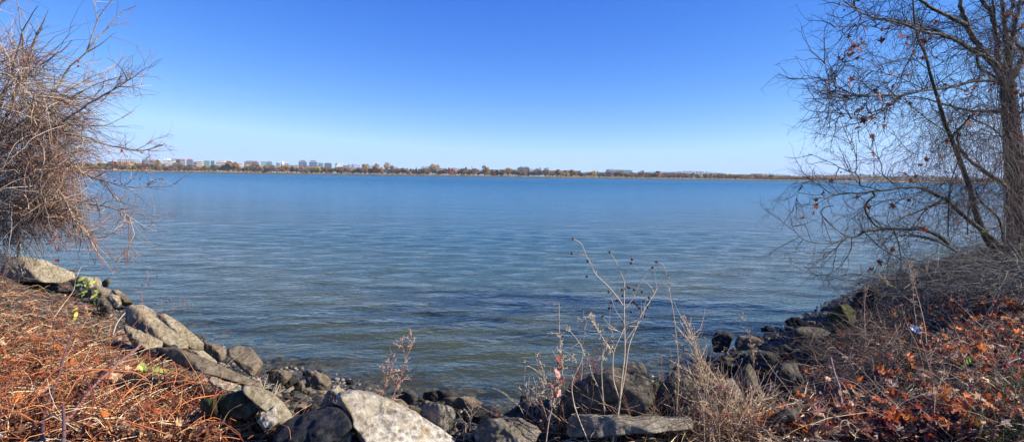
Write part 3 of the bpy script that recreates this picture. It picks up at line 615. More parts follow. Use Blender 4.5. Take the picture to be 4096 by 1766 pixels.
T(A, 580, [(930, 265, 150, 'brown'), (1070, 290, 130, 'brown'), (1160, 300, 110, 'grey'), (1205, 235, 70, 'green'), (1235, 290, 150, 'gold'), (1340, 330, 90, 'mauve'), (1400, 345, 70, 'brown'), (1440, 335, 70, 'grey'), (1520, 292, 120, 'mauve'), (1600, 305, 100, 'olive'), (1665, 345, 70, 'grey'), (1760, 308, 130, 'mauve'),
           (1830, 330, 90, 'mauve'), (1900, 370, 60, 'brown'), (1950, 372, 80, 'orange'), (2025, 332, 110, 'bronze'), (2090, 370, 60, 'grey'), (2175, 325, 130, 'green'), (2280, 350, 90, 'brown'), (2350, 320, 90, 'olive'), (2420, 290, 150, 'bronze'), (2530, 275, 130, 'bronze')])
T(B, 600, [(60, 190, 110, 'olive'), (150, 190, 160, 'bronze'), (250, 270, 80, 'orange'), (310, 300, 70, 'brown'), (375, 245, 110, 'yellow'), (440, 265, 90, 'yellow'), (510, 200, 130, 'grey'), (575, 245, 80, 'gold'), (620, 290, 80, 'brown'), (690, 275, 60, 'dark'), (740, 235, 140, 'mauve'), (830, 245, 90, 'mauve'), (880, 290, 80, 'brown'), (1010, 240, 170, 'bronze'),
           (1075, 250, 60, 'gold'), (1155, 280, 100, 'dark'), (1230, 300, 90, 'mauve'), (1320, 285, 150, 'mauve'), (1400, 310, 80, 'mauve'), (1490, 325, 90, 'dark'), (1545, 262, 100, 'gold'), (1600, 275, 80, 'yellow'), (1590, 300, 90, 'dark'), (1660, 330, 80, 'brown'), (1750, 265, 130, 'mauve'), (1830, 300, 110, 'olive'), (1930, 278, 110, 'mauve'), (2010, 275, 120, 'mauve'), (2090, 290, 90, 'brown'), (2150, 300, 110, 'tan'), (2240, 300, 110, 'brown'), (2330, 310, 80, 'mauve'), (2405, 240, 120, 'tan'), (2390, 300, 110, 'bronze'), (2490, 310, 80, 'brown'), (2550, 270, 80, 'orange')])
T(Cc, 610, [(50, 198, 110, 'tan'), (40, 270, 110, 'bronze'), (140, 285, 80, 'brown'), (215, 235, 110, 'bronze'), (250, 198, 100, 'tan'), (310, 240, 110, 'bronze'), (420, 180, 100, 'tan'), (430, 260, 110, 'brown'), (515, 205, 100, 'grey'), (600, 262, 120, 'mauve'), (690, 252, 130, 'bronze'), (780, 248, 120, 'mauve'), (860, 275, 80, 'brown'), (925, 255, 60, 'dark'), (930, 310, 80, 'gold'), (985, 280, 110, 'bronze'), (1120, 275, 120, 'grey'),
            (1200, 205, 120, 'tan'), (1275, 215, 100, 'tan'), (1280, 270, 110, 'grey'), (1360, 285, 90, 'mauve'), (1440, 275, 90, 'brown'), (1490, 255, 80, 'red'), (1540, 262, 60, 'red'), (1520, 310, 90, 'brown'), (1600, 300, 80, 'orange'), (1650, 300, 80, 'brown'), (1750, 243, 90, 'grey'), (1740, 280, 170, 'gold'), (1850, 270, 100, 'mauve'), (1930, 258, 120, 'mauve'), (2000, 300, 90, 'brown'), (2110, 208, 110, 'gold'), (2140, 260, 100, 'gold'), (2225, 290, 70, 'dark'), (2310, 292, 90, 'dark'), (2260, 355, 100, 'orange'), (2390, 325, 90, 'brown'), (2500, 252, 110, 'gold')])
T(Dd, 620, [(20, 290, 90, 'brown'), (150, 208, 110, 'gold'), (265, 245, 120, 'olive'), (345, 275, 90, 'mauve'), (420, 280, 90, 'mauve'), (485, 255, 60, 'dark'), (550, 270, 90, 'grey'), (660, 220, 110, 'grey'), (725, 262, 70, 'bronze'), (790, 215, 100, 'grey'), (840, 285, 60, 'orange'), (905, 285, 80, 'brown'), (1000, 230, 110, 'bronze'), (1045, 255, 100, 'gold'), (1100, 300, 50, 'tan'), (1130, 300, 60, 'green'), (1235, 235, 100, 'bronze'), (1300, 255, 90, 'bronze'), (1390, 290, 90, 'olive'), (1450, 300, 80, 'grey'), (1550, 275, 110, 'yellow'), (1605, 265, 120, 'yellow'),
            (1700, 300, 80, 'mauve'), (1770, 305, 80, 'olive'), (1875, 270, 130, 'grey'), (1980, 290, 70, 'brown'), (2055, 262, 140, 'bronze'), (2170, 310, 80, 'olive'), (2260, 310, 110, 'mauve'), (2340, 320, 70, 'mauve'), (2430, 258, 130, 'grey'), (2510, 330, 55, 'red')])
T(E, 620, [(150, 330, 55, 'red'), (210, 350, 80, 'green'), (270, 350, 60, 'red'), (330, 275, 150, 'bronze'), (440, 335, 80, 'grey'), (540, 330, 100, 'brown'), (620, 325, 100, 'brown'), (710, 300, 110, 'grey'), (780, 340, 70, 'mauve'), (840, 330, 90, 'red'), (920, 350, 80, 'grey'), (1020, 340, 90, 'olive'), (1085, 348, 80, 'yellow'), (1175, 308, 90, 'brown'), (1240, 350, 90, 'mauve'), (1330, 332, 90, 'yellow'), (1400, 320, 90, 'grey'), (1460, 335, 90, 'brown'), (1520, 318, 90, 'yellow'), (1590, 312, 100, 'bronze'), (1680, 350, 80, 'olive'), (1780, 328, 110, 'gold'), (1850, 375, 60, 'mauve'), (1905, 365, 90, 'gold'),
           (2000, 380, 80, 'mauve'), (2100, 380, 100, 'grey'), (2215, 368, 90, 'bronze'), (2310, 372, 110, 'gold'), (2400, 370, 80, 'mauve'), (2500, 375, 110, 'brown')])
T(F2, 640, [(50, 290, 90, 'bronze'), (160, 290, 110, 'gold'), (245, 290, 90, 'mauve'), (330, 295, 90, 'brown'), (410, 300, 110, 'bronze'), (500, 285, 90, 'bronze'), (600, 285, 120, 'olive'), (740, 310, 90, 'brown'), (850, 295, 110, 'mauve'), (980, 315, 80, 'grey'), (1060, 305, 110, 'olive'), (1170, 315, 90, 'mauve'), (1270, 305, 120, 'mauve'), (1380, 320, 90, 'red'), (1500, 340, 60, 'brown')])
for a_ in TL: place_tree(*a_)
ORD = 'first second third fourth fifth sixth seventh eighth ninth tenth eleventh twelfth'.split()
for lb_, rr_ in used_labels.items():
    if len(rr_) > 1:
        rr_.sort(key=lambda o: o.location.x)
        for i_, o_ in enumerate(rr_): o_['label'] = (f"{lb_}, {('nearer the shrub', 'nearer the sycamore')[i_]}" if len(rr_) == 2 else f'{ORD[i_]} {lb_}, counted from the shrub')
# a lower second row filling the gaps
xs = -10.0
while xs < 3420:
    top = np.interp(xs, [0, 500, 1200, 1800, 2500, 3100, 3420], [663, 658, 667, 675, 686, 699, 711]) + tr_.uniform(-4, 5)
    place_tree(xs, top, tr_.uniform(17, 28), tr_.choice(['brown', 'mauve', 'mauve', 'brown', 'olive', 'grey', 'bronze']), Y=D + tr_.uniform(34, 60), label='low bare tree in the back row closing the gaps between larger shore trees', group='back row of low bare trees on the far shore')
    xs += tr_.uniform(15, 27)
# the wooded mass of the city behind, one continuous low canopy
g = Geo(); rg = np.random.default_rng(77); n_ = 80000; xx = rg.uniform(-1400, 1300, n_); yy = rg.uniform(965, 1020, n_); zz = 2.5 + rg.random(n_) ** .9 * (10 + 2 * np.sin(xx / 23) + 2 * np.sin(xx / 57 + 2)) * np.interp(xx, [-1400, 0, 600, 1300], [1.15, 1.0, .9, .7])
P = np.stack([xx, yy, zz], 1); a = norm(rg.normal(size=(n_, 3))); b = norm(np.cross(a, rg.normal(size=(n_, 3)))); s_ = rg.uniform(.35, .8, (n_, 1))
g.add(np.stack([P + a * s_, P + b * s_, P - a * s_, P - b * s_], 1).reshape(-1, 3), np.arange(n_ * 4).reshape(-1, 4), np.repeat(pick(rg, n_, PALS['brown'] + PALS['mauve'] + PALS['bronze'] + PALS['olive'], .2) * np.array((2.05, 1.95, 1.75)), 4, axis=0))
tag(g.build('woodland', M_FAR, smooth=False), 'continuous brown winter woodland behind the first rows of shore trees', 'woodland', kind='stuff')
# ================================================================== ROCKS OF THE BANK
def rock_mat(name, c1, c2, c3, pebbly=0.0, moss=0.0, lichen=0.0):
    m, n, l, b = mat(name); g = n.new('ShaderNodeNewGeometry'); P = g.outputs['Position']
    oi = n.new('ShaderNodeObjectInfo')
    t = tex_noise(n, l, 2.3, 8, .68, P, .3); t2 = tex_noise(n, l, 22, 8, .72, P); t3 = tex_noise(n, l, 95, 4, .7, P)
    r = ramp(n, l, t.outputs[0], [(.3, c1), (.5, c2), (.68, c3)])
    r2 = ramp(n, l, t2.outputs[0], [(.34, (.38,) * 3), (.5, (1,) * 3), (.66, (1.45,) * 3)])
    c = mixc(n, l, 1.0, r.outputs[0], r2.outputs[0], 'MULTIPLY')
    v = n.new('ShaderNodeTexVoronoi'); v.inputs['Scale'].default_value = 26; v.inputs['Randomness'].default_value = 1; l.new(P, v.inputs['Vector'])
    if pebbly:
        vc = n.new('ShaderNodeSeparateColor'); l.new(v.outputs['Color'], vc.inputs[0])
        pr = ramp(n, l, vc.outputs[0], [(.0, (.12, .10, .075)), (.35, (.32, .24, .15)), (.6, (.42, .37, .29)), (.85, (.30, .19, .10)), (1, (.56, .52, .44))])
        pd = ramp(n, l, v.outputs['Distance'], [(.25, (1, 1, 1)), (.5, (.0, .0, .0))])
        ms = n.new('ShaderNodeMath'); ms.operation = 'MULTIPLY'; l.new(pd.outputs[0], ms.inputs[0]); ms.inputs[1].default_value = pebbly
        c = mixc(n, l, ms.outputs[0], c, pr.outputs[0])
    if lichen:
        tl = tex_noise(n, l, 4.5, 5, .7, P, .8); ml = ramp(n, l, tl.outputs[0], [(.54, (0, 0, 0)), (.64, (lichen,) * 3)]); c = mixc(n, l, ml.outputs[0], c, (.52, .30, .07))
    if moss:
        tm = tex_noise(n, l, 3.2, 6, .7, P, .5); mm = ramp(n, l, tm.outputs[0], [(.62 - moss * .25, (0, 0, 0)), (.70 - moss * .2, (.9,) * 3)]); c = mixc(n, l, mm.outputs[0], c, (.055, .06, .014))
    # wet, weed-darkened band at the waterline
    sx = n.new('ShaderNodeSeparateXYZ'); l.new(P, sx.inputs[0]); ad = n.new('ShaderNodeMath'); ad.operation = 'MULTIPLY_ADD'; l.new(t.outputs[0], ad.inputs[0]); ad.inputs[1].default_value = .3; l.new(sx.outputs[2], ad.inputs[2])
    wt = n.new('ShaderNodeMapRange'); l.new(ad.outputs[0], wt.inputs[0]); wt.inputs[1].default_value = .28; wt.inputs[2].default_value = .50
    c = mixc(n, l, wt.outputs[0], mixc(n, l, 1.0, c, (.32, .30, .22), 'MULTIPLY'), c)
    l.new(c, b.inputs['Base Color']); b.inputs['Roughness'].default_value = .88; b.inputs['Specular IOR Level'].default_value = .2
    rw = n.new('ShaderNodeMapRange'); l.new(wt.outputs[0], rw.inputs[0]); rw.inputs[3].default_value = .35; rw.inputs[4].default_value = .9; l.new(rw.outputs[0], b.inputs['Roughness'])
    u = bump(n, l, t2.outputs[0], b, 1, .06); u = bump(n, l, t3.outputs[0], b, .8, .015, u)
    if pebbly: bump(n, l, v.outputs['Distance'], b, -.9, .02, u)
    return m
RM = {'sand': rock_mat('sandy_concrete', (.22, .17, .10), (.42, .34, .215), (.56, .47, .31)),
      'brown': rock_mat('brown_stone', (.13, .10, .065), (.26, .20, .13), (.38, .30, .20)),
      'dark': rock_mat('dark_stone', (.025, .024, .02), (.055, .05, .042), (.11, .10, .08)),
      'shade_dark': rock_mat('shade_dark_stone', (.022, .023, .026), (.045, .046, .05), (.08, .08, .08), .12),  # slab faces away from the sun; its shade is put into this colour
      'agg': rock_mat('aggregate_concrete', (.34, .28, .19), (.58, .50, .37), (.76, .69, .56), .8, 0, .45),
      'aggd': rock_mat('brown_aggregate', (.14, .115, .08), (.32, .27, .19), (.52, .45, .34), .75),
      'grey': rock_mat('grey_concrete', (.055, .046, .034), (.12, .105, .078), (.24, .205, .15), .45),
      'moss': rock_mat('mossy_stone', (.10, .09, .06), (.19, .165, .11), (.28, .25, .17), 0, .9)}
def ico(sub):
    bm = bmesh.new(); bmesh.ops.create_icosphere(bm, subdivisions=sub, radius=1)
    V = np.array([v.co[:] for v in bm.verts]); Fc = np.array([[v.index for v in f.verts] for f in bm.faces]); bm.free(); return V, Fc
ICO = {s_: ico(s_) for s_ in (3, 4, 5, 6)}
def fnoise(P, f, seed):
    o = Vector((seed * 7.13, seed * 3.7, seed * 1.9)); return np.array([mn.noise(Vector(p) * f + o) for p in P])
def rock(poly, m, label, thick=None, tilt=(.35, -.42, .8), front=(-.25, -.95, .2), rough=.05, Z=None, sub=5, cut=(.62, .72), lift=0.0, ridge=.5, cat='rock', name='boulder', dz=0.0):
    """a boulder whose outline was read off the photograph; it gets a distance where its foot meets the bank, a real thickness, a top and a front face"""
    pts = np.array(poly, float)
    q_ = sorted(map(tuple, pts)); hull = []
    for seq in (q_, q_[::-1]):                     # convex outline
        h = []
        for p in seq:
            while len(h) > 1 and (h[-1][0] - h[-2][0]) * (p[1] - h[-2][1]) - (h[-1][1] - h[-2][1]) * (p[0] - h[-2][0]) <= 0: h.pop()
            h.append(p)
        hull += h[:-1]
    pts = np.array(hull)
    seed = int(abs(pts.sum())) % 997; rg = np.random.default_rng(seed)
    xb = pts[:, 0].mean(); yb = pts[:, 1].max()
    if Z is None: Z = ground_Z(xb, min(yb, 1780) - 4, 0.13) + dz
    w_ = (pts[:, 0].max() - pts[:, 0].min()) / F_PX * Z; h_ = (pts[:, 1].max() - pts[:, 1].min()) / F_PX * Z
    if thick is None: thick = min(1.1, .85 * math.sqrt(w_ * h_) + .1)
    Z = Z + thick * .08
    W3 = np.array([pix(x, y, Z) for x, y in pts]); c = W3.mean(0); o0 = np.array((0, 0, CAM_Z))
    view = norm(c - o0); N = []; Dd_ = []
    k = len(W3); area = 0
    for i in range(k):
        a, b_ = W3[i], W3[(i + 1) % k]; e = b_ - a; n_ = norm(np.cross(e, norm((a + b_) / 2 - o0))); d = n_ @ (a - c)
        if d < 0: n_ = -n_; d = -d
        N.append(n_); Dd_.append(max(d, .01))
    N.append(-view); Dd_.append(thick * .5); N.append(view); Dd_.append(thick * .5)
    ext = np.array([w_ / 2, thick / 2, h_ / 2])
    for v, f in ((tilt, cut[0]), (front, cut[1])):
        n_ = norm(np.array(v, float)); N.append(n_); Dd_.append(max(.5 * f * float(np.linalg.norm(n_ * ext)), (f + .28) * float(((W3 - c) @ n_).max())))
    for _ in range(3):
        n_ = norm(rg.normal(size=3)); N.append(n_); Dd_.append(max(rg.uniform(.8, 1.0) * float(np.linalg.norm(n_ * ext)), .98 * float(((W3 - c) @ n_).max())))
    N = np.array(N); Dd_ = np.array(Dd_)
    V, Fc = ICO[sub]; dr = norm(V * ext)
    q = (dr @ N.T) / Dd_[None]; q = np.maximum(q, 1e-4)
    pw = 22; r_ = 1.0 / (np.sum(q ** pw, 1) ** (1 / pw))
    P = dr * r_[:, None]; s_ = math.sqrt(w_ * h_) + .15
    dn = fnoise(P + c, 2.2 / s_, seed) * .8 + fnoise(P + c, 6 / s_, seed + 3) * .45 + fnoise(P + c, 17 / s_, seed + 5) * .3
    if rough > .06: dn = dn + fnoise(P + c, 30, seed + 9) * .25
    P = P + dr * (dn * (rough * 1.25 + .008) * s_)[:, None] + dr * (fnoise(P + c, 13, seed + 11) * (.012 if m in ('sand', 'brown') else .022))[:, None]
    me = mesh_np(name, P, [Fc], smooth=True)
    return tag(link(name, me, RM[m], None, c), label, cat)
R = rock
R(C3([(0, 100), (120, 30), (200, 45), (300, 85), (430, 130), (435, 165), (380, 190), (250, 185), (100, 180), (0, 170)]), 'sand', 'broad sandy slab under the hanging twigs of the big bare shrub', thick=1.6, rough=.05)
R(C3([(400, 175), (470, 155), (570, 155), (592, 190), (560, 245), (480, 250), (420, 210)]), 'sand', 'flat tan rock just behind the yellow-green vine leaves', rough=.03)
R(C3([(588, 185), (635, 158), (641, 190), (625, 215), (595, 210)]), 'brown', 'small pointed brown rock tip at the water beside the pale leaf', rough=.03, sub=4)
R(C3([(490, 240), (560, 203), (642, 228), (632, 268), (570, 285), (500, 270)]), 'brown', 'rounded tan rock wedged below the small pointed tip', rough=.03)
R(C3([(605, 275), (650, 250), (692, 265), (706, 310), (680, 335), (625, 325)]), 'sand', 'rounded sandy boulder in front of the brown wedge by the long slabs', rough=.03)
R(C3([(640, 228), (690, 232), (742, 270), (776, 312), (720, 325), (700, 285)]), 'brown', 'steep brown wedge of rock running down to the water above the long slabs', rough=.03)
R(C3([(545, 280), (610, 275), (650, 330), (640, 370), (570, 350)]), 'grey', 'grey rubble lump half covered by brambles beside the sandy boulder', rough=.08, sub=4)
R(C4([(88, 205), (190, 193), (300, 325), (430, 398), (505, 450), (498, 492), (440, 490), (320, 450), (180, 385), (92, 320)]), 'sand', 'long smooth tan slab sloping to the water, inner one of two side by side', thick=.9, rough=.018, sub=6, tilt=(.35, -.5, .8))
R(C4([(288, 262), (350, 253), (440, 308), (540, 390), (607, 450), (605, 500), (520, 492), (440, 410), (330, 322)]), 'sand', 'long smooth tan slab at the water edge, outer one of two side by side', thick=.8, rough=.018, sub=6, tilt=(.35, -.5, .8))
R(C4([(140, 202), (200, 194), (300, 253), (285, 285), (200, 250)]), 'aggd', 'rough crumbling crust behind the upper end of the long slab', rough=.06, sub=4)
R(C4([(180, 385), (330, 440), (330, 480), (240, 500), (120, 440), (60, 350), (90, 330)]), 'sand', 'dusty tan rubble below the long slab, at the top of the brambles', rough=.05)
R(C4([(310, 485), (430, 478), (560, 528), (760, 618), (900, 678), (1003, 742), (980, 758), (870, 712), (720, 670), (500, 615), (400, 565)]), 'brown', 'very long narrow concrete beam lying downhill towards the dark cobbles', thick=.5, rough=.02, sub=6)
R(C4([(290, 480), (400, 478), (470, 520), (450, 580), (380, 570), (300, 520)]), 'dark', 'dark crumbled end of the long concrete beam among brambles', rough=.10)
R(C4([(490, 497), (600, 500), (692, 570), (690, 590), (600, 562), (520, 522)]), 'sand', 'thin flat pale slab between the beam and the square boulder', rough=.02, thick=.4)
R(C4([(608, 480), (625, 453), (700, 460), (757, 490), (752, 560), (700, 577), (625, 532)]), 'brown', 'squarish tan boulder at the waterline beside the tips of the long slabs', rough=.025)
R(C4([(765, 490), (860, 475), (920, 488), (1003, 575), (990, 622), (940, 677), (880, 642), (820, 572), (780, 532)]), 'brown', 'large angular brown boulder with a slanted top, standing at the water', rough=.025, thick=.8, tilt=(.1, -.45, .88))
R(C4([(640, 700), (690, 658), (780, 653), (850, 668), (877, 720), (830, 782), (740, 745), (650, 720)]), 'agg', 'pale rough concrete chunk above the mossy stones', rough=.06, thick=.7)
R(C4([(870, 732), (960, 743), (1060, 778), (1122, 830), (1202, 940), (1190, 972), (1130, 1003), (1080, 920), (1000, 835), (880, 792)]), 'sand', 'curved tan slab arching over shade near the dark cobbles', rough=.02, thick=.8)
R(C4([(690, 805), (880, 765), (982, 820), (992, 880), (900, 955), (800, 965), (700, 905)]), 'moss', 'dark stone covered in green moss below the pale concrete chunk', rough=.07)
R(C4([(600, 830), (700, 820), (700, 930), (640, 940), (590, 890)]), 'moss', 'small mossy tan stone beside the broken white stump', rough=.05, sub=4)
R(C4([(980, 905), (1090, 868), (1107, 980), (1040, 1020), (985, 970)]), 'agg', 'bright cream concrete lump beside the curved slab', rough=.07, thick=.4)
R(C4([(1022, 640), (1100, 628), (1195, 640), (1202, 680), (1130, 740), (1050, 705)]), 'brown', 'flat-topped brown rock lapped by water beside the big angular boulder', rough=.03)
R(C5([(20, 960), (240, 850), (560, 748), (640, 800), (705, 900), (738, 970), (650, 1055), (560, 1115), (350, 1150), (0, 1130)]), 'shade_dark', 'wide slab with its shade coloured in dark, against the pale pebbly slab', thick=1.0, rough=.02, sub=6, tilt=(-.3, -.3, .9), front=(-.1, -.9, .35))
R(C5([(590, 1075), (700, 960), (745, 985), (720, 1111), (650, 1160), (580, 1140)]), 'agg', 'small bright yellow stone under the edge of the wide dark slab', rough=.05, sub=4)
R(C5([(600, 655), (780, 610), (1000, 680), (1130, 740), (1280, 800), (1450, 920), (1550, 1010), (1725, 1085), (1650, 1200), (900, 1210), (790, 1000), (640, 820), (593, 720)]), 'agg', 'biggest slab of all, pale pebbly concrete with orange lichen', thick=1.1, rough=.034, sub=6, tilt=(.45, -.42, .8), front=(-.75, -.6, -.1), cut=(.5, .8))
R(C5([(420, 775), (500, 640), (590, 597), (712, 640), (620, 690), (600, 750)]), 'sand', 'tan rock peeking out behind the tip of the biggest slab', rough=.03)
R(C5([(283, 472), (320, 430), (400, 443), (500, 490), (547, 545), (505, 612), (400, 612), (300, 562)]), 'brown', 'round-backed brown boulder standing in the shallows above the cobbles', rough=.035)
R(C5([(170, 622), (220, 540), (265, 516), (286, 580), (250, 628)]), 'brown', 'upright egg-shaped stone among the dark cobbles', rough=.03, sub=4)
R(C5([(283, 562), (320, 548), (332, 582), (300, 592)]), 'brown', 'tiny round stone beside the egg-shaped one', rough=.03, sub=3)
R(C5([(50, 545), (110, 505), (180, 500), (202, 552), (120, 590)]), 'dark', 'dark knobbly stone in front of the flat-topped brown rock', rough=.07, sub=4)
R(C5([(268, 642), (300, 590), (340, 588), (347, 640), (320, 665)]), 'brown', 'brown cobble just below the tiny round stone', rough=.04, sub=4)
R(C5([(88, 657), (130, 648), (142, 685), (100, 700)]), 'grey', 'grey cobble deep in the shade beside the curved slab', rough=.04, sub=3)
R(C5([(1382, 842), (1470, 733), (1560, 743), (1692, 800), (1722, 880), (1717, 980), (1620, 1040), (1500, 985), (1400, 905)]), 'aggd', 'stout round-cornered boulder with a sunlit pitted side, next to the biggest slab', rough=.035, thick=.8, sub=6, tilt=(.8, -.5, .25), front=(-.5, -.75, .35), cut=(.6, .6))
R(C5([(1150, 700), (1210, 640), (1290, 620), (1352, 660), (1352, 710), (1280, 742)]), 'dark', 'small dark knobbly rock behind the biggest slab at the water', rough=.07, sub=4)
R(C5([(1110, 700), (1200, 700), (1292, 780), (1282, 832), (1180, 762)]), 'brown', 'smooth grey-brown rock tucked behind the ridge of the biggest slab', rough=.02, sub=4)
R(C5([(1290, 778), (1380, 788), (1402, 830), (1350, 862), (1300, 842)]), 'moss', 'olive-stained stone between the biggest slab and the stout boulder', rough=.05, sub=4)
R(C5([(1418, 692), (1430, 640), (1560, 613), (1745, 640), (1755, 690), (1600, 702), (1480, 722)]), 'dark', 'long dark weed-stained rock at the water behind the stout boulder', rough=.06)
R(C5([(1595, 692), (1750, 678), (1900, 688), (1990, 742), (1900, 792), (1750, 802), (1640, 752)]), 'brown', 'reddish-brown angular rock lying next to the long weed-stained one', rough=.035)
R(C5([(1365, 742), (1450, 718), (1542, 740), (1460, 785), (1380, 792)]), 'brown', 'small brown rock sitting on top between the stout boulder and the water', rough=.04, sub=4)
R(C5([(1718, 942), (1830, 925), (1950, 945), (1930, 1005), (1760, 1010)]), 'grey', 'flat grey stone in shade beside the stout boulder', rough=.03, sub=4)
R(C5([(1790, 800), (1900, 800), (1990, 850), (1960, 900), (1820, 880)]), 'dark', 'dark wet stone in the gap below the reddish-brown rock', rough=.06, sub=4)
R(C6([(395, 965), (470, 850), (600, 770), (790, 710), (850, 702), (888, 750), (882, 830), (930, 900), (860, 965), (700, 985), (450, 985)]), 'grey', 'massive grey pebbly boulder in shade behind the tall dry stalks', rough=.03, thick=1.1, sub=6, tilt=(.1, -.4, .9), front=(-.4, -.9, .15))
R(C6([(850, 872), (895, 838), (936, 890), (932, 925), (872, 955)]), 'grey', 'leaning grey slab with a thin sunlit edge against the massive boulder', rough=.02, sub=4, thick=.3)
R(C6([(930, 905), (950, 820), (1020, 753), (1082, 770), (1142, 830), (1105, 965), (960, 965)]), 'grey', 'pointed dark grey boulder beside the massive one', rough=.035, thick=.8)
R(C6([(1097, 772), (1140, 738), (1188, 755), (1182, 810), (1130, 818)]), 'sand', 'small upright tan stone with a sunlit face, above the dry grass clump', rough=.02, sub=4)
R(C6([(885, 825), (925, 803), (957, 820), (932, 852), (892, 848)]), 'moss', 'small olive stone in the water behind the leaning slab', rough=.04, sub=4)
R(C6([(480, 990), (500, 972), (560, 970), (900, 983), (1110, 983), (1137, 1010), (1132, 1042), (900, 1062), (700, 1082), (500, 1084), (478, 1040)]), 'aggd', 'long pebbly concrete kerb lying crosswise at the foot of the tall stalks', rough=.03, thick=.35, sub=6, tilt=(.1, -.4, .9))
R(C6([(0, 1052), (60, 1007), (200, 985), (300, 1020), (342, 1060), (300, 1120), (0, 1130)]), 'aggd', 'rough pebbly concrete lump with white stones, between two bare gaps', rough=.06, thick=.6, sub=6)
R(C6([(228, 880), (240, 864), (262, 862), (270, 880), (270, 985), (235, 992)]), 'grey', 'short upright concrete post standing between the rocks', rough=.012, thick=.12, sub=5, cut=(.9, .95))
R(C6([(130, 978), (250, 910), (380, 880), (402, 960), (270, 1003), (180, 1003)]), 'grey', 'low slanting grey slab behind the short upright post', rough=.02, thick=.6)
R(C6([(-60, 960), (20, 945), (60, 985), (20, 1020), (-60, 1010)]), 'dark', 'dark wet rock in the gap near the rough pebbly lump', rough=.06, sub=4)
R(C7([(245, 422), (270, 385), (370, 378), (397, 410), (377, 450), (342, 512), (258, 512)]), 'dark', 'tall square dark rock standing in the shallow water', rough=.03, tilt=(.1, -.3, .95))
R(C7([(405, 440), (430, 403), (540, 405), (577, 430), (562, 460), (500, 492), (408, 502)]), 'brown', 'flat-topped brown rock in the water next to the tall square one', rough=.035, tilt=(.1, -.3, .95))
R(C7([(573, 352), (620, 338), (677, 360), (662, 372), (580, 377)]), 'dark', 'thin flat dark rock awash in the river', rough=.03, sub=4)
R(C7([(728, 307), (770, 280), (830, 278), (867, 311), (842, 337), (760, 337)]), 'dark', 'low dark rock farthest out beside a smaller hump', rough=.03, sub=4)
R(C7([(838, 337), (880, 303), (932, 305), (942, 337), (900, 352)]), 'brown', 'small brown hump of rock between the low dark rock and the green boulder', rough=.04, sub=4)
R(C7([(930, 345), (958, 310), (985, 325), (987, 352), (940, 358)]), 'dark', 'tiny dark rock touching the green boulder', rough=.04, sub=3)
R(C7([(573, 482), (650, 455), (687, 490), (682, 517), (600, 507)]), 'brown', 'small tan-topped rock behind the big green-black one', rough=.03, sub=4)
R(C7([(412, 572), (520, 520), (640, 508), (703, 540), (708, 582), (650, 655), (560, 675), (440, 625)]), 'dark', 'big green-black rounded rock between the brown flat one and the brush', rough=.025)
R(C7([(730, 442), (770, 370), (830, 343), (980, 345), (1032, 372), (1042, 412), (960, 435), (900, 485), (780, 485)]), 'grey', 'wide grey-green slab with leaf-shadow streaks above the brush', rough=.02, thick=.9, tilt=(.1, -.45, .9))
R(C7([(997, 335), (1050, 250), (1090, 200), (1150, 193), (1207, 240), (1207, 310), (1170, 352), (1100, 362), (1040, 372)]), 'moss', 'tall moss-green boulder with a sunlit flat face', rough=.03, thick=.9, tilt=(.5, -.6, .5), front=(-.8, -.5, .2))
R(C7([(1187, 152), (1240, 100), (1335, 73), (1385, 150), (1337, 218), (1222, 218)]), 'dark', 'dark boulder in the shade of the trailing branches', rough=.03, thick=.9)
R(C7([(1160, 195), (1190, 173), (1232, 200), (1212, 238), (1180, 224)]), 'grey', 'small blue-grey stone between the green boulder and the shaded one', rough=.03, sub=4)
R(C7([(250, 642), (310, 578), (370, 575), (402, 600), (332, 643)]), 'dark', 'low triangular dark rock just above the tan upright stone', rough=.04, sub=4)
R(C7([(330, 650), (420, 590), (470, 640), (420, 690), (350, 690)]), 'dark', 'black wet rock in the gap beside the low triangular one', rough=.04, sub=4)
R(C7([(397, 692), (450, 620), (500, 603), (562, 690), (607, 780), (592, 862), (500, 855), (440, 785)]), 'grey', 'leaning grey boulder with a sunlit slanting side near the dry grass', rough=.03, thick=.7, tilt=(.7, -.5, .45))
R(C7([(248, 765), (280, 700), (390, 703), (442, 780), (467, 860), (420, 892), (300, 865)]), 'aggd', 'rough conical boulder right behind the red leaf on the dry grass', rough=.05, thick=.7)
R(C7([(93, 672), (120, 630), (165, 626), (217, 670), (190, 702), (150, 727)]), 'brown', 'tan wedge-shaped stone beside the pointed dark grey boulder', rough=.02, sub=4)
R(C7([(258, 665), (330, 640), (382, 670), (382, 702), (280, 705)]), 'grey', 'grey rock lodged behind the rough conical boulder', rough=.03, sub=4)
R(C7([(647, 645), (720, 588), (800, 588), (855, 700), (832, 785), (700, 785)]), 'grey', 'shadowed grey-green boulder under the edge of the brush', rough=.03, thick=.8)
R(C7([(600, 955), (760, 880), (835, 880), (800, 965), (650, 995)]), 'grey', 'flat greenish slab half buried in twigs below the brush', rough=.02, thick=.4)
R(C7([(690, 470), (740, 460), (800, 500), (790, 560), (710, 560)]), 'dark', 'shaded rock between the big green-black one and the brush', rough=.03, sub=4)
R(C7([(800, 510), (880, 490), (960, 500), (950, 580), (840, 590)]), 'dark', 'dark rock below the wide streaked slab', rough=.03, sub=4)
R(C7([(1100, 138), (1130, 127), (1182, 148), (1120, 147)]), 'dark', 'tiny flat rock awash below the drooping branch tips', rough=.03, sub=3)
R(C7([(1248, 262), (1290, 225), (1345, 210), (1345, 292), (1260, 287)]), 'dark', 'dark stone behind the fallen log near the brush', rough=.03, sub=4)
R(C7([(1040, 380), (1120, 365), (1190, 380), (1180, 420), (1080, 430)]), 'moss', 'yellow-green stone at the foot of the tall mossy boulder', rough=.04, sub=4)
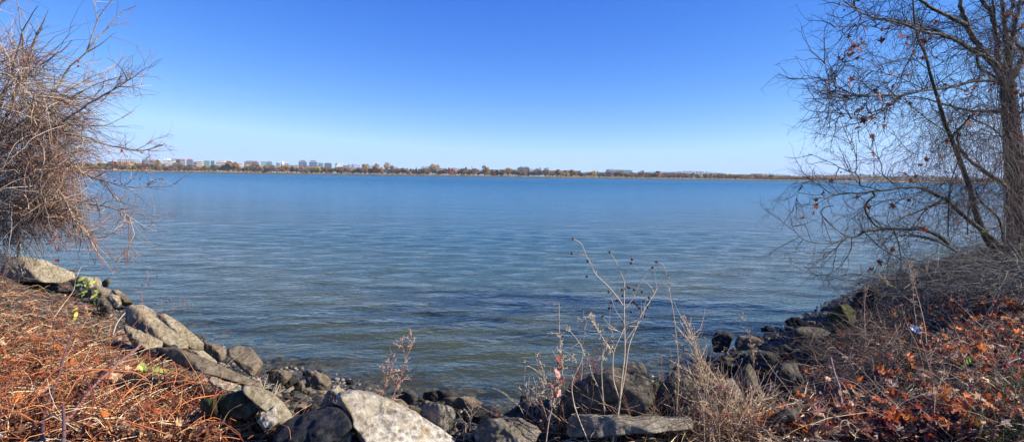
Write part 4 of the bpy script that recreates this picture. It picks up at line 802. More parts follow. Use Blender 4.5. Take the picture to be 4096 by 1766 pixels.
# loose cobbles in the gaps between the boulders, half in shade
cob = []
for k_ in range(5):
    V, Fc = ICO[3]; rq = np.random.default_rng(k_ + 60); Nn = norm(rq.normal(size=(13, 3))); qq = np.maximum((V @ Nn.T) / rq.uniform(.62, 1.0, 13), 1e-4)
    P = V * (1 / (np.sum(qq ** 16, 1) ** (1 / 16)))[:, None] * np.array((1.05, .85, .7)) * (1 + .07 * fnoise(V, 3, k_))[:, None]; cob.append(mesh_np('cobble', P, [Fc], smooth=True)); cob[-1].materials.append(RM[('dark', 'brown', 'grey', 'dark', 'dark')[k_]])
rc = random.Random(5)
for zone, n_, (x0, x1, y0, y1), (s0, s1) in (('cobble in the shaded gap between the curved slab and the biggest slab', 90, (1120, 1300, 1540, 1660), (.025, .075)), ('cobble along the waterline behind the stout boulder', 40, (1560, 2000, 1590, 1700), (.03, .08)), ('dark cobble in the gap between the rough pebbly lump and the biggest slab', 40, (1780, 2060, 1650, 1760), (.03, .09)),
                                    ('cobble on the shore between the massive grey boulder and the water', 30, (2500, 2820, 1440, 1620), (.03, .09)), ('cobble between the dark rocks and the brush', 50, (2800, 3200, 1400, 1640), (.03, .1)), ('cobble among the sunlit slabs above the water', 40, (600, 1080, 1380, 1660), (.02, .07)), ('wet cobble at the edge of the shallows near the sunlit slabs', 30, (850, 1500, 1420, 1560), (.03, .09))):
    for _ in range(n_):
        x, y = rc.uniform(x0, x1), rc.uniform(y0, y1); Z = ground_Z(x, y); p = pix(x, y, Z); hh = float(height(p[0], p[1]))
        if hh < -.3: continue
        s_ = rc.uniform(s0, s1); o = bpy.data.objects.new('cobble', rc.choice(cob)); COL.objects.link(o); o.location = (p[0], p[1], hh + s_ * .25); o.scale = (s_, s_ * rc.uniform(.7, 1), s_ * rc.uniform(.6, 1)); o.rotation_euler = (rc.uniform(-.5, .5), rc.uniform(-.5, .5), rc.uniform(0, 6.3))
        tag(o, zone, 'cobble', 'cobbles, ' + zone.split(' ', 1)[1][:60])
# submerged stones seen through the shallows
for _ in range(90):
    x, y = rc.uniform(-7, 8), 0; y = float(np.interp(x, SH[:, 0], SH[:, 1])) + rc.uniform(.1, 2.6); hh = float(height(x, y)); s_ = rc.uniform(.12, .34)
    o = bpy.data.objects.new('submerged_stone', rc.choice(cob)); COL.objects.link(o); o.location = (x, y, min(hh + s_ * .15, -.05 - s_ * .6)); o.scale = (s_, s_ * rc.uniform(.7, 1), s_ * .6); o.rotation_euler = (0, 0, rc.uniform(0, 6.3))
    tag(o, 'brown stone lying under the shallow water off the bank', 'stone', 'stones under the shallow water')
g = Geo(); rg = np.random.default_rng(31); V, Fc = ICO[3]; V0, F0 = ico(1); n_ = 5000
xx = rg.uniform(-9, 9, n_ * 6); yy = rg.uniform(3.5, 14, n_ * 6); ss = shore(xx, yy); ok = (ss > -.2) & (ss < 3.1); xx, yy = xx[ok][:n_], yy[ok][:n_]
for V_, x, y, s_, in ((V0, xx, yy, rg.uniform(.012, .05, len(xx))),):
    P = (V_[None] * s_[:, None, None] * rg.uniform(.6, 1.2, (len(x), len(V_), 1))) * np.array((1, 1, .7)) + np.stack([x, y, height(x, y) + s_ * .3], 1)[:, None]
    F_ = (F0[None] + (np.arange(len(x)) * len(V_))[:, None, None]).reshape(-1, 3)
    g.add(P.reshape(-1, 3), F_, np.repeat(pick(rg, len(x), [(.06, .055, .05), (.12, .11, .09), (.2, .17, .13), (.04, .04, .04)], .3), len(V_), axis=0))
tag(g.build('gravel', M_TWIG), 'loose dark gravel filling the gaps of the stone bank', 'gravel', kind='stuff')
# ================================================================== BIG BARE SHRUB (sunlit side)
def branchset(g, lst, f, Z, sides=6, n=26, col=None):
    """traced branches: (points, r0, r1, Z0, Z1); returns (k,n,3) array"""
    out = []
    for pts, r0, r1, z0, z1 in lst:
        P = trace(f(pts), (z0, z1), n); P = P + np.random.default_rng(len(out)).normal(size=P.shape) * r0 * .15
        g.tubes(P[None], taper(1, n, r0, r1), sides, None if col is None else [col]); out.append(P)
    return out
rg = np.random.default_rng(101)
shrub_base = np.array(pix(-260, 1150, 8.2)); shrub = empty('bare_shrub', (shrub_base[0], shrub_base[1], 1.3), 'big sunlit bare shrub with tangled arching tan twigs and a few red leaves', 'shrub')
L0 = tuple(shrub.location)
gb = Geo()
BR = branchset(gb, [(p_, a_ * 1.25, b_ * 1.3, c_, d_) for p_, a_, b_, c_, d_ in [
    ([(-420, 1400), (-200, 1050), (0, 810), (60, 690), (150, 450), (150, 330), (138, 215), (112, 0)], .030, .003, 8.3, 7.4),
    ([(-420, 1400), (-100, 1000), (0, 690), (70, 470), (120, 300), (150, 180), (190, 110), (240, 35)], .026, .003, 8.3, 7.2),
    ([(-420, 1400), (-60, 980), (60, 690), (130, 540), (200, 450), (340, 360), (400, 315), (460, 260)], .024, .003, 8.3, 7.6),
    ([(-400, 1400), (0, 1000), (160, 780), (340, 590), (440, 430), (550, 335), (590, 200), (620, 120), (710, 0)], .028, .0035, 8.3, 8.0),
    ([(550, 335), (620, 240), (690, 170), (770, 80), (860, 40)], .011, .003, 8.05, 8.2), ([(700, 160), (760, 155), (825, 138)], .006, .002, 8.1, 8.2), ([(555, 330), (640, 280), (730, 205)], .007, .002, 8.05, 8.0), ([(615, 120), (608, 60), (606, -10)], .006, .002, 8.0, 8.0),
    ([(-420, 1450), (0, 1000), (200, 860), (300, 830), (440, 740), (560, 660), (700, 580), (830, 495)], .030, .003, 8.2, 7.0),
    ([(-420, 1450), (0, 900), (140, 780), (300, 700), (480, 600), (600, 540), (740, 490)], .026, .003, 8.3, 7.8), ([(300, 690), (440, 570), (600, 480), (700, 455)], .014, .003, 8.1, 8.4),
    ([(-300, 1100), (0, 920), (100, 980), (260, 1030), (360, 1050), (440, 1055)], .034, .008, 7.6, 6.8),
    ([(0, 880), (200, 820), (400, 850), (520, 860), (640, 905), (720, 930), (850, 950), (940, 948), (1030, 920)], .022, .003, 7.8, 7.6),
    ([(100, 900), (400, 800), (640, 800), (730, 770), (790, 740), (855, 700)], .014, .003, 8.0, 8.3), ([(640, 650), (740, 545), (790, 520), (830, 495)], .008, .002, 7.6, 7.6),
    ([(-400, 1300), (-100, 900), (-10, 640), (60, 520), (90, 400), (85, 130)], .024, .002, 8.4, 8.6), ([(-200, 1000), (-60, 560), (10, 260), (60, 240), (100, 265)], .016, .002, 7.8, 7.8),
    ([(235, 215), (270, 150), (310, 58)], .010, .002, 7.8, 7.7), ([(236, 214), (240, 160), (232, 118)], .006, .002, 7.8, 7.9), ([(150, 520), (200, 330), (235, 215)], .016, .010, 7.9, 7.8),
    ([(-100, 200), (-20, 60), (30, -10)], .010, .003, 7.5, 7.4), ([(300, 1000), (250, 900), (200, 700), (110, 500)], .018, .01, 7.9, 7.9)]], C1, 8)
BR2 = branchset(gb, [(p_, a_ * 1.25, b_ * 1.3, c_, d_) for p_, a_, b_, c_, d_ in [
    ([(-300, 500), (0, 330), (200, 240), (330, 210), (400, 240), (460, 300), (520, 370), (560, 440), (600, 520)], .024, .006, 7.6, 6.9),
    ([(-200, 600), (200, 480), (480, 430), (560, 425), (680, 440), (800, 465), (900, 480), (1030, 515), (1080, 550), (1110, 590), (1150, 720)], .020, .003, 7.4, 6.6),
    ([(200, 200), (600, 180), (740, 210), (880, 260), (1060, 305), (1200, 320), (1340, 270)], .014, .002, 7.5, 7.3),
    ([(0, 300), (120, 500), (160, 700), (150, 950)], .012, .005, 7.3, 7.6), ([(60, 200), (20, 500), (30, 800)], .014, .006, 7.2, 7.3), ([(-50, 150), (240, 380), (420, 500), (700, 700), (820, 800)], .014, .003, 7.8, 7.4),
    ([(560, 430), (640, 600), (760, 720), (820, 790)], .008, .003, 6.95, 7.1), ([(200, 420), (400, 640), (500, 900)], .010, .003, 7.6, 7.8), ([(600, 520), (650, 590), (720, 640)], .006, .002, 6.9, 6.9)]], C2, 8)
gb.build('branches', M_SHRUB, shrub, L0)
SB = np.stack([rs(b_, 26) for b_ in BR + BR2])
gt = Geo(); PT = [(.34, .22, .15), (.22, .11, .07), (.50, .38, .26), (.09, .055, .04), (.32, .12, .07)]; PD = [(.05, .038, .03), (.12, .09, .065), (.30, .23, .17), (.55, .45, .34)]
IDX = [7, 8, 9, 10, 11, 12, 19] + list(range(20, 29)); IDX = [i for i in IDX if i < len(SB)]; SBm = SB[IDX]
w1 = grow(rg, SBm, 300, (.2, .62), 9, .9, .45, (0, 0, -.06), .13, .15); gt.tubes(w1, taper(300, 9, .0055, .002), 4, pick(rg, 300, PT))
w0 = grow(rg, SB, 170, (.15, .55), 7, .8, .5, (0, 0, .1), .12, .1); gt.tubes(w0, taper(170, 7, .0035, .0014), 4, pick(rg, 170, PT))
w2 = grow(rg, np.concatenate([w1, SBm[:, ::3][:, :9]]), 1600, (.1, .34), 6, .75, .6, (0, 0, .05), .16); gt.tubes(w2, taper(1600, 6, .0028, .0012), 3, pick(rg, 1600, PT))
w3 = grow(rg, w2, 2600, (.04, .13), 4, .6, .8, (0, 0, .1), .2); gt.tubes(w3, taper(2600, 4, .0016, .0009), 3, pick(rg, 2600, PT))
# spurs along the long leading shoots
sp = grow(rg, np.stack([SB[3], rs(BR[4], 26), SB[2], rs(BR[10], 26)]), 240, (.03, .08), 3, .1, 1.0, (0, 0, 0), .1, .45); gt.tubes(sp, taper(240, 3, .0018, .001), 3, pick(rg, 240, PD))
# the dense hanging tangle: old stems drooping towards the slab
def tangle(n, rng, f, poly_box, zr, L, bend, r, pal, nn=10, wob=.14):
    x0, x1, y0, y1 = poly_box; u = rng.random(n); v = rng.random(n)
    S = np.array([pix(*f([(x0 + (x1 - x0) * a, y0 + (y1 - y0) * b_)])[0], z) for a, b_, z in zip(u, v, rng.uniform(*zr, n))])
    d = norm(rng.normal(size=(n, 3)) * np.array((1, .7, .7)) + np.array((.5, 0, .1))); Ls = rng.uniform(*L, n); st = (Ls / (nn - 1))[:, None]; out = [S]; p = S
    for _ in range(nn - 1): d = norm(d + np.asarray(bend) * st * 4 + rng.normal(size=(n, 3)) * wob); p = p + d * st; out.append(p)
    return np.stack(out, 1)
for box_, n_, L_ in (((-60, 260, 300, 1000), 640, (.5, 1.3)), ((150, 420, 560, 1080), 440, (.4, 1.1)), ((360, 540, 640, 1100), 120, (.3, .7)), ((-60, 160, 300, 600), 120, (.3, .8))):
    q = tangle(n_, rg, C1, box_, (6.9, 8.8), L_, (.02, 0, -.22), 0, PD); gt.tubes(q, taper(n_, 10, .0045, .0014), 3, pick(rg, n_, PD + PT, .25))
for box_, n_, L_ in (((-60, 330, 60, 620), 680, (.3, 1.0)), ((240, 540, 250, 620), 360, (.3, .7)), ((-40, 200, 560, 820), 160, (.25, .7)), ((450, 680, 380, 640), 90, (.2, .45))):
    q = tangle(n_, rg, C2, box_, (6.9, 8.6), L_, (.02, 0, -.42), 0, PD); gt.tubes(q, taper(n_, 10, .0042, .0013), 3, pick(rg, n_, PD + PT, .25))
q = tangle(800, rg, C2, (-40, 760, 0, 760), (7.0, 8.4), (.1, .35), (0, 0, -.3), 0, PD, 5, .25); gt.tubes(q, taper(800, 5, .002, .001), 3, pick(rg, 800, PT, .25))
gt.build('twigs', M_TWIG, shrub, L0)
gl = Geo(); pos = []
for x0, x1, y0, y1, n_ in ((185, 225, 535, 640, 26), (195, 250, 640, 800, 26), (170, 240, 800, 1060, 60), (60, 250, 480, 700, 16), (270, 290, 860, 880, 4), (300, 600, 600, 740, 12), (180, 320, 690, 860, 22)):
    for _ in range(n_): pos.append(pix(rg.uniform(x0, x1), rg.uniform(y0, y1), rg.uniform(7.0, 7.8)))
for x, y in C1([(500, 383), (498, 418), (415, 505), (455, 470), (293, 750), (525, 778), (688, 520), (897, 967), (690, 965), (720, 1055), (770, 960), (495, 395)]) + C2([(1160, 115), (1213, 215), (1170, 160), (1240, 125), (1055, 287), (985, 112), (1258, 150), (1215, 160), (930, 30), (910, 20)]): pos.append(pix(x, y, 7.4))
pos = np.array(pos); m_ = len(pos); leaves(gl, rg, pos, rg.normal(size=(m_, 3)) + np.array((.3, -.6, 0)), rg.uniform(.014, .032, m_), OVAL, .8, pick(rg, m_, [(.38, .07, .02), (.48, .13, .04), (.30, .05, .02), (.40, .22, .08)]))
gl.build('foliage', M_LEAF, shrub, L0)
# ================================================================== SYCAMORE (shaded side)
rg = np.random.default_rng(202); ZT = 12.0
fb = pix(4072, 1062, ZT); tree = empty('sycamore_tree', (fb[0], fb[1], 1.25), 'tall sycamore with a scaly trunk at the bank edge, bare but for scattered brown leaves', 'tree'); L0 = tuple(tree.location)
gk = Geo(); P = np.array([pix(x, y, ZT) for x, y in T2([(1745, 905), (1733, 850), (1727, 600), (1718, 300), (1705, 60)]) + T1([(1690, 900), (1672, 720), (1665, 600)])]); Pr = rs(P, 40)
rad = np.interp(np.linspace(0, 1, 40), [0, .06, .2, 1], [.24, .19, .165, .125]); gk.tubes(Pr[None], rad[None], 14); gk.build('trunk', M_SYC, tree, L0)
gb = Geo()
TB = branchset(gb, [
    ([(1668, 640), (1635, 590), (1600, 500), (1500, 385), (1430, 290), (1385, 200), (1360, 140), (1318, -20)], .085, .04, 12, 11.6),
    ([(1390, 205), (1365, 175), (1250, 122), (1120, 55), (1040, -5), (980, -60)], .05, .025, 11.8, 11),
    ([(1560, 440), (1500, 400), (1420, 368), (1330, 310), (1240, 262), (1140, 240), (1040, 222), (900, 165), (730, 130), (600, 82), (490, 0), (460, -40)], .045, .008, 11.8, 10),
    ([(1480, 370), (1340, 310), (1200, 240), (1080, 205), (1000, 165), (860, 175), (780, 205), (690, 190)], .032, .006, 11.8, 10.6),
    ([(1660, 600), (1610, 540), (1590, 300), (1550, 100), (1480, -20)], .07, .04, 12, 12), ([(1668, 610), (1660, 500), (1662, 300), (1640, 100), (1625, -20)], .075, .04, 12, 12.3), ([(1680, 600), (1690, 450), (1700, 280), (1740, 100), (1765, -20)], .06, .035, 12, 12),
    ([(1690, 600), (1715, 540), (1760, 450), (1800, 380), (1900, 200)], .07, .05, 12, 12), ([(1600, 300), (1575, 200), (1572, 100), (1560, -20)], .04, .02, 12, 11.8),
    ([(1690, 260), (1740, 220), (1790, 180)], .03, .02, 12, 11.8), ([(1650, 110), (1700, 60), (1720, -10)], .03, .02, 12, 12),
    ([(1660, 615), (1560, 580), (1440, 578), (1330, 605), (1200, 635), (1060, 645), (980, 670), (900, 685), (760, 686), (620, 690), (540, 665), (460, 620), (400, 575), (370, 520), (350, 430)], .042, .004, 12, 9.8),
    ([(405, 575), (340, 560), (268, 530)], .006, .002, 9.9, 9.8), ([(405, 570), (412, 520), (415, 460)], .005, .002, 9.9, 9.9), ([(620, 692), (500, 720), (400, 715), (330, 690), (268, 650)], .012, .002, 10.4, 9.8), ([(415, 722), (370, 745), (328, 757)], .005, .002, 10, 9.9),
    ([(900, 700), (760, 800), (640, 845), (550, 850), (430, 795), (388, 795)], .014, .002, 11, 10), ([(1645, 805), (1520, 800), (1400, 792), (1300, 770), (1200, 742), (1050, 700), (940, 690)], .034, .01, 12, 11.4),
    ([(1640, 1000), (1560, 920), (1440, 860), (1350, 820), (1250, 745)], .02, .006, 12, 11.5), ([(1450, 400), (1460, 480), (1540, 530), (1610, 570)], .024, .03, 12, 12), ([(600, 82), (560, 60), (390, 18)], .008, .002, 10.2, 10), ([(720, 130), (560, 180), (490, 200), (405, 190)], .007, .002, 10.4, 10),
    ([(1700, 380), (1760, 600), (1790, 900)], .01, .006, 11.8, 11.8), ([(1740, 820), (1800, 770), (1850, 700)], .03, .02, 12, 12)], T1, 12)
TB += branchset(gb, [([(1730, 390), (1680, 350), (1600, 290), (1500, 220), (1400, 150), (1350, 90), (1315, 40), (1310, -80)], .055, .02, 12, 11.3)], T2, 12)
# the crown goes on above and beyond the picture's edge
EXT = []
for b_ in TB:
    if b_[-1][2] > pix(0, 10, b_[-1][1])[2] - .35 and b_[-1][2] > 5.5 and b_[-1][0] > .66 * b_[-1][1]:
        d_ = norm(b_[-1] - b_[-5]); t_ = rg.uniform(1.6, 3.0); P_ = rs([b_[-1], b_[-1] + d_ * t_ * .5 + rg.normal(size=3) * .1, b_[-1] + d_ * t_ + rg.normal(size=3) * .25], 12); gb.tubes(P_[None], taper(1, 12, .022, .006), 8); EXT.append(P_)
for a_, z_ in ((.5, 2.6), (-.2, 3.6), (.9, 4.6), (.2, 5.6)):
    o_ = np.array((Pr[0][0], Pr[0][1], 1.3 + z_)); d_ = np.array((math.cos(a_), math.sin(a_), .35)); P_ = rs([o_, o_ + d_ * 1.2, o_ + d_ * 2.2 + np.array((0, 0, .5)), o_ + d_ * 3 + np.array((0, 0, 1.1))], 20); gb.tubes(P_[None], taper(1, 20, .05, .008), 8); EXT.append(P_)
gb.build('branches', M_SYC, tree, L0)
PB = [(.07, .055, .045), (.10, .08, .065), (.05, .042, .036), (.13, .085, .065), (.09, .05, .042)]
gt = Geo(); SB = np.stack([rs(b_, 26) for b_ in TB])
we = grow(rg, np.stack([rs(b_, 26) for b_ in EXT]), 260, (.4, 1.3), 8, .8, .5, (0, 0, .05), .15); gt.tubes(we, taper(260, 8, .007, .002), 3, pick(rg, 260, PB))
wf = grow(rg, we, 900, (.15, .5), 6, .7, .6); gt.tubes(wf, taper(900, 6, .0035, .0015), 3, pick(rg, 900, PB))
w1 = grow(rg, SB, 400, (.25, .85), 9, .6, .7, (0, 0, .03), .18, .05, 1.3); gt.tubes(w1, taper(400, 9, .009, .003), 4, pick(rg, 400, PB))
w2 = grow(rg, w1, 2000, (.15, .6), 7, .7, .6, (0, 0, -.05), .15); gt.tubes(w2, taper(2000, 7, .0045, .002), 3, pick(rg, 2000, PB))
w3 = grow(rg, w2, 2100, (.06, .28), 5, .6, .8, (0, 0, -.1), .18); gt.tubes(w3, taper(2100, 5, .0026, .0014), 3, pick(rg, 2100, PB))
gt.build('twigs', M_TWIG, tree, L0)
# thin vines hanging from the boughs and wrapping the trunk
gv = Geo()
for box_, n_, L_ in (((1450, 1900, -20, 1100), 700, (.5, 1.6)), ((800, 1500, 100, 800), 150, (.3, 1.3)), ((1000, 1500, 700, 1100), 460, (.5, 1.4)), ((480, 900, 200, 700), 50, (.4, 1.4))):
    q = tangle(n_, rg, T1, box_, (10.6, 12.6), L_, (-.05, 0, -.55), 0, PB, 11, .2); gv.tubes(q, taper(n_, 11, .0035, .0016), 3, pick(rg, n_, PB + [(.2, .15, .12)], .25))
for box_, n_, L_ in (((950, 1900, -40, 500), 520, (.5, 1.5)), ((1150, 1900, 300, 760), 520, (.3, 1.1))):
    q = tangle(n_, rg, T2, box_, (9.8, 12.4), L_, (-.12, 0, -.5), 0, PB, 11, .2); gv.tubes(q, taper(n_, 11, .0036, .0016), 3, pick(rg, n_, PB + [(.2, .15, .12)], .25))
s_ = np.linspace(0, 1, 40)
for k in range(46):
    ph = rg.uniform(0, 6.28); tw = rg.uniform(-3, 3); rr_ = rad * 1.06 + rg.uniform(0, .03)
    Q = Pr + np.stack([np.cos(ph + tw * s_) * rr_, np.sin(ph + tw * s_) * rr_, 0 * s_], 1) + np.cumsum(rg.normal(size=(40, 3)) * .006, 0); gv.tubes(Q[None], taper(1, 40, .008, .004), 4, pick(rg, 1, PB, .3))
tag(gv.build('hanging_vines', M_TWIG, None, L0), 'curtain of thin dry vines hanging round the sycamore trunk and boughs', 'vines')
LP = T1([(578, 70), (598, 10), (655, 195), (525, 260), (527, 305), (615, 278), (635, 318), (770, 292), (575, 330), (590, 350), (520, 360), (525, 385), (560, 385), (600, 385), (545, 350), (585, 410), (455, 415), (478, 425), (605, 330), (570, 310), (500, 400), (620, 355), (540, 400), (568, 488), (555, 555), (545, 570), (530, 597), (832, 528), (888, 535), (948, 540), (703, 652), (765, 738), (812, 745), (845, 745), (928, 735), (752, 690), (822, 790), (998, 798), (1068, 355), (950, 322), (962, 347), (985, 385), (1055, 425), (905, 262), (948, 270), (1072, 290), (1118, 280), (1148, 150), (1140, 178), (592, 785), (578, 798), (620, 797), (635, 860), (655, 858), (680, 848), (605, 908), (782, 897), (697, 970), (478, 685), (500, 688), (840, 618), (1365, 655), (1425, 630), (1395, 672), (1440, 620), (1530, 652), (1560, 608), (1225, 607), (1315, 785), (1415, 825), (1385, 880), (1235, 865), (1230, 1012), (1715, 128), (1658, 120), (1685, 240), (1725, 670), (1755, 980), (1780, 180), (705, 1100), (1175, 685), (968, 742), (760, 210)]) + \
     T2([(702, 108), (925, 240), (403, 293), (183, 338), (342, 375), (350, 398), (587, 417), (558, 452), (300, 430), (283, 465), (305, 470), (278, 517), (207, 550), (517, 320), (663, 478), (655, 490), (963, 435), (850, 468), (975, 530), (1025, 612), (1058, 582), (1300, 570), (1080, 140), (1190, 118), (1140, 470), (980, 295), (1060, 645), (745, 875), (680, 930), (1400, 708), (840, 780), (1230, 8), (1290, 108), (1010, 262), (1040, 180)])
pos = np.array([pix(x, y, rg.uniform(9.6, 10.6)) for x, y in LP]); m_ = len(pos); gl = Geo()
sz = rg.uniform(.055, .10, m_); leaves(gl, rg, pos, rg.normal(size=(m_, 3)) + np.array((0, -.8, 0)), sz, SYC, .55, pick(rg, m_, [(.24, .08, .03), (.34, .09, .035), (.14, .055, .03), (.42, .14, .05)]))
gl.build('foliage', M_LEAF, tree, L0)
bm = bmesh.new(); bmesh.ops.create_icosphere(bm, subdivisions=2, radius=.016); sbm = bpy.data.meshes.new('seed_ball'); bm.to_mesh(sbm); bm.free(); msb, n_, l_, b_ = mat('seed_ball'); b_.inputs['Base Color'].default_value = (.07, .045, .03, 1); sbm.materials.append(msb)
for x, y in T1([(457, 27), (498, 72), (420, 613), (433, 620), (442, 628), (463, 637), (538, 688), (552, 718), (545, 688), (527, 712), (630, 425), (600, 508), (653, 585), (735, 625), (742, 626), (557, 890), (715, 883), (1020, 470), (1002, 706), (993, 775), (1030, 806), (1055, 818), (1217, 375), (1160, 412), (645, 742), (618, 765), (636, 775), (910, 820), (1000, 165), (1045, 180), (1110, 92)]) + T2([(552, 66), (473, 231), (708, 240), (613, 247), (1032, 180), (1160, 170)]):
    o = bpy.data.objects.new('seed_ball', sbm); COL.objects.link(o); o.parent = tree; p = pix(x, y, 10.1); o.location = [float(v) for v in p - np.array(L0)]
# ---- slim tree leaning out over the water beside it
fb = pix(T2([(1560, 770)])[0][0], T2([(1560, 770)])[0][1], 11.2); lt = empty('leaning_tree', (fb[0], fb[1], float(fb[2])), 'slim bare tree leaning out over the river beside the sycamore trunk', 'tree'); L1 = tuple(lt.location)
gk = Geo(); P = rs(np.array([pix(x, y, z) for (x, y), z in zip(T2([(1620, 850), (1540, 740), (1485, 640), (1435, 500), (1400, 350), (1345, 200), (1290, 50)]) + T1([(1220, 880), (1165, 700), (1110, 520), (1075, 380), (1032, 300), (1003, 180), (988, -20)]), np.linspace(11.2, 10.8, 14))]), 50)
gk.tubes(P[None], np.interp(np.linspace(0, 1, 50), [0, .4, 1], [.07, .045, .014])[None], 10); gk.build('trunk', M_SYC_GREEN, lt, L1)
gb = Geo(); LB = branchset(gb, [
    ([(1620, 760), (1480, 640), (1380, 560), (1280, 480), (1220, 420), (1150, 388), (1070, 352), (1000, 338), (870, 350), (700, 370), (520, 385), (430, 390), (380, 415), (330, 422), (260, 412)], .05, .006, 11, 9.4),
    ([(870, 350), (760, 360), (695, 343), (610, 322), (603, 280), (580, 240), (530, 222), (470, 200), (410, 165), (350, 140), (320, 125), (240, 95)], .016, .003, 10, 9.2), ([(580, 240), (585, 150), (570, 80), (550, 40), (500, 0)], .007, .002, 9.6, 9.4), ([(870, 330), (820, 290), (770, 240), (765, 180), (740, 130), (690, 70), (600, 10)], .011, .003, 10, 9.6), ([(768, 238), (700, 250), (600, 250)], .004, .002, 9.8, 9.7),
    ([(700, 370), (712, 400), (665, 440), (645, 490), (680, 560), (720, 610), (765, 632)], .02, .014, 9.9, 9.9),
    ([(1240, 740), (1180, 690), (1080, 645), (950, 636), (850, 635), (760, 642), (680, 650), (640, 655), (600, 685), (550, 695), (510, 697), (480, 715), (400, 740), (320, 740), (220, 720), (150, 660), (110, 590)], .036, .003, 10.6, 9.2), ([(505, 700), (460, 750), (420, 790), (330, 805), (250, 810), (180, 795), (140, 760), (130, 735)], .014, .002, 9.8, 9.2),
    ([(550, 700), (545, 780), (500, 860), (440, 930), (350, 970), (270, 950), (207, 900)], .010, .002, 9.8, 9.4), ([(430, 390), (380, 370), (300, 310), (240, 300), (195, 318), (150, 430), (125, 530)], .010, .002, 9.5, 9.2), ([(850, 640), (880, 720), (900, 830), (905, 910)], .012, .006, 10, 10.2), ([(640, 660), (760, 770), (880, 840), (960, 880), (1000, 900)], .009, .008, 9.9, 10.2),
    ([(420, 470), (360, 480), (330, 520), (390, 600), (440, 640), (500, 690)], .008, .006, 9.6, 9.8), ([(1210, 420), (1120, 470), (1000, 520), (900, 560), (800, 600)], .018, .006, 10.4, 10), ([(1250, 450), (1160, 460), (1080, 500), (1000, 600), (900, 700)], .015, .005, 10.6, 10.4), ([(1300, 310), (1240, 305), (1140, 320), (1050, 370), (930, 420), (800, 430), (680, 480)], .014, .004, 10.4, 10),
    ([(1170, 720), (1060, 690), (960, 680), (860, 700), (760, 750), (700, 790)], .018, .005, 10.6, 10.2), ([(1300, 800), (1200, 740), (1060, 700), (940, 690)], .02, .008, 10.6, 10.4), ([(1640, 720), (1600, 560), (1480, 440), (1440, 370)], .026, .014, 11, 10.6), ([(1480, 660), (1600, 620), (1700, 590)], .018, .01, 10.8, 11.2), ([(1240, 690), (1245, 500), (1260, 300), (1330, 100)], .012, .006, 10.4, 10.6), ([(1380, 680), (1390, 500), (1500, 330), (1640, 130)], .012, .006, 10.6, 10.8), ([(850, 1000), (700, 985), (560, 960), (480, 975), (400, 1000)], .012, .004, 9.8, 9.6), ([(900, 1050), (700, 1050), (560, 1030), (480, 1000)], .012, .004, 9.6, 9.5)], T2, 11)
LB += branchset(gb, [([(1070, 640), (900, 560), (760, 520), (640, 500), (600, 495)], .010, .003, 10.4, 10.2), ([(1100, 500), (1200, 440), (1130, 400), (1125, 300)], .008, .003, 10.4, 10.4), ([(1090, 490), (1000, 430), (860, 440), (720, 470), (600, 500)], .010, .003, 10.4, 10), ([(1140, 620), (1300, 500), (1420, 400), (1600, 330)], .012, .005, 10.4, 10.8), ([(1040, 290), (960, 430), (900, 560), (870, 640)], .012, .005, 10.4, 10.2), ([(1270, 980), (1330, 920), (1380, 860), (1400, 820)], .03, .02, 10.6, 10.6), ([(1250, 960), (1100, 860), (1000, 780), (870, 700), (700, 660)], .012, .003, 10.5, 10), ([(1060, 150), (1030, 260), (1010, 320)], .012, .01, 10.4, 10.4), ([(1020, 1111), (900, 1050), (880, 990)], .006, .002, 10.2, 10)], T1, 11)
gb.build('branches', M_SYC_GREEN, lt, L1)
gt = Geo(); SB = np.stack([rs(b_, 26) for b_ in LB])
w1 = grow(rg, SB, 330, (.25, .9), 8, .8, .5, (0, 0, .0), .14, .1); gt.tubes(w1, taper(330, 8, .006, .0022), 4, pick(rg, 330, PB))
w2 = grow(rg, w1, 1700, (.15, .55), 7, .6, .6, (-.05, 0, -.35), .16); gt.tubes(w2, taper(1700, 7, .0028, .0014), 3, pick(rg, 1700, PB))
w3 = grow(rg, w2, 2400, (.06, .22), 4, .6, .8, (0, 0, -.2), .2); gt.tubes(w3, taper(2400, 4, .0018, .001), 3, pick(rg, 2400, PB))
gt.build('twigs', M_TWIG, lt, L1)
# ================================================================== BRAMBLES, LITTER AND BRUSH ON THE BANKS
rg = np.random.default_rng(303)
def in_region(rng, n, bound, x0, x1, ymax=1790, ext=0):
    """n ground points whose picture lies under the outline of the overgrown bank"""
    bx = [b[0] for b in bound]; by = [b[1] for b in bound]; out = []
    while len(out) < n:
        m = n * 2; x = rng.uniform(x0, x1, m); y = rng.uniform(min(by), ymax, m); ok = y > np.interp(x, bx, by); x, y = x[ok], y[ok]
        d = np.array([pix(a, b_, 1.0) for a, b_ in zip(x[:n * 2], y[:n * 2])]); d = d - np.array((0, 0, CAM_Z))
        Zs = np.full(len(d), 3.0)
        for _ in range(14): h = np.maximum(height(d[:, 0] * Zs, d[:, 1] * Zs), 0); Zs = .5 * Zs + .5 * np.clip((CAM_Z - h) / np.maximum(-d[:, 2], 1e-3), 1.5, 30)
        P = np.array((0, 0, CAM_Z)) + d * Zs[:, None]; P[:, 2] = height(P[:, 0], P[:, 1]); out += list(P)
    return np.array(out[:n])
def patchy(rng, n, bound, x0, x1, thr=0.0, f=2.2):
    P = in_region(rng, int(n * 2.6), bound, x0, x1); v = np.array([mn.noise(Vector((p[0] * f, p[1] * f, 3.3))) for p in P]) + rng.normal(size=len(P)) * .08; return P[np.argsort(-v)[:n]][rng.permutation(n)]
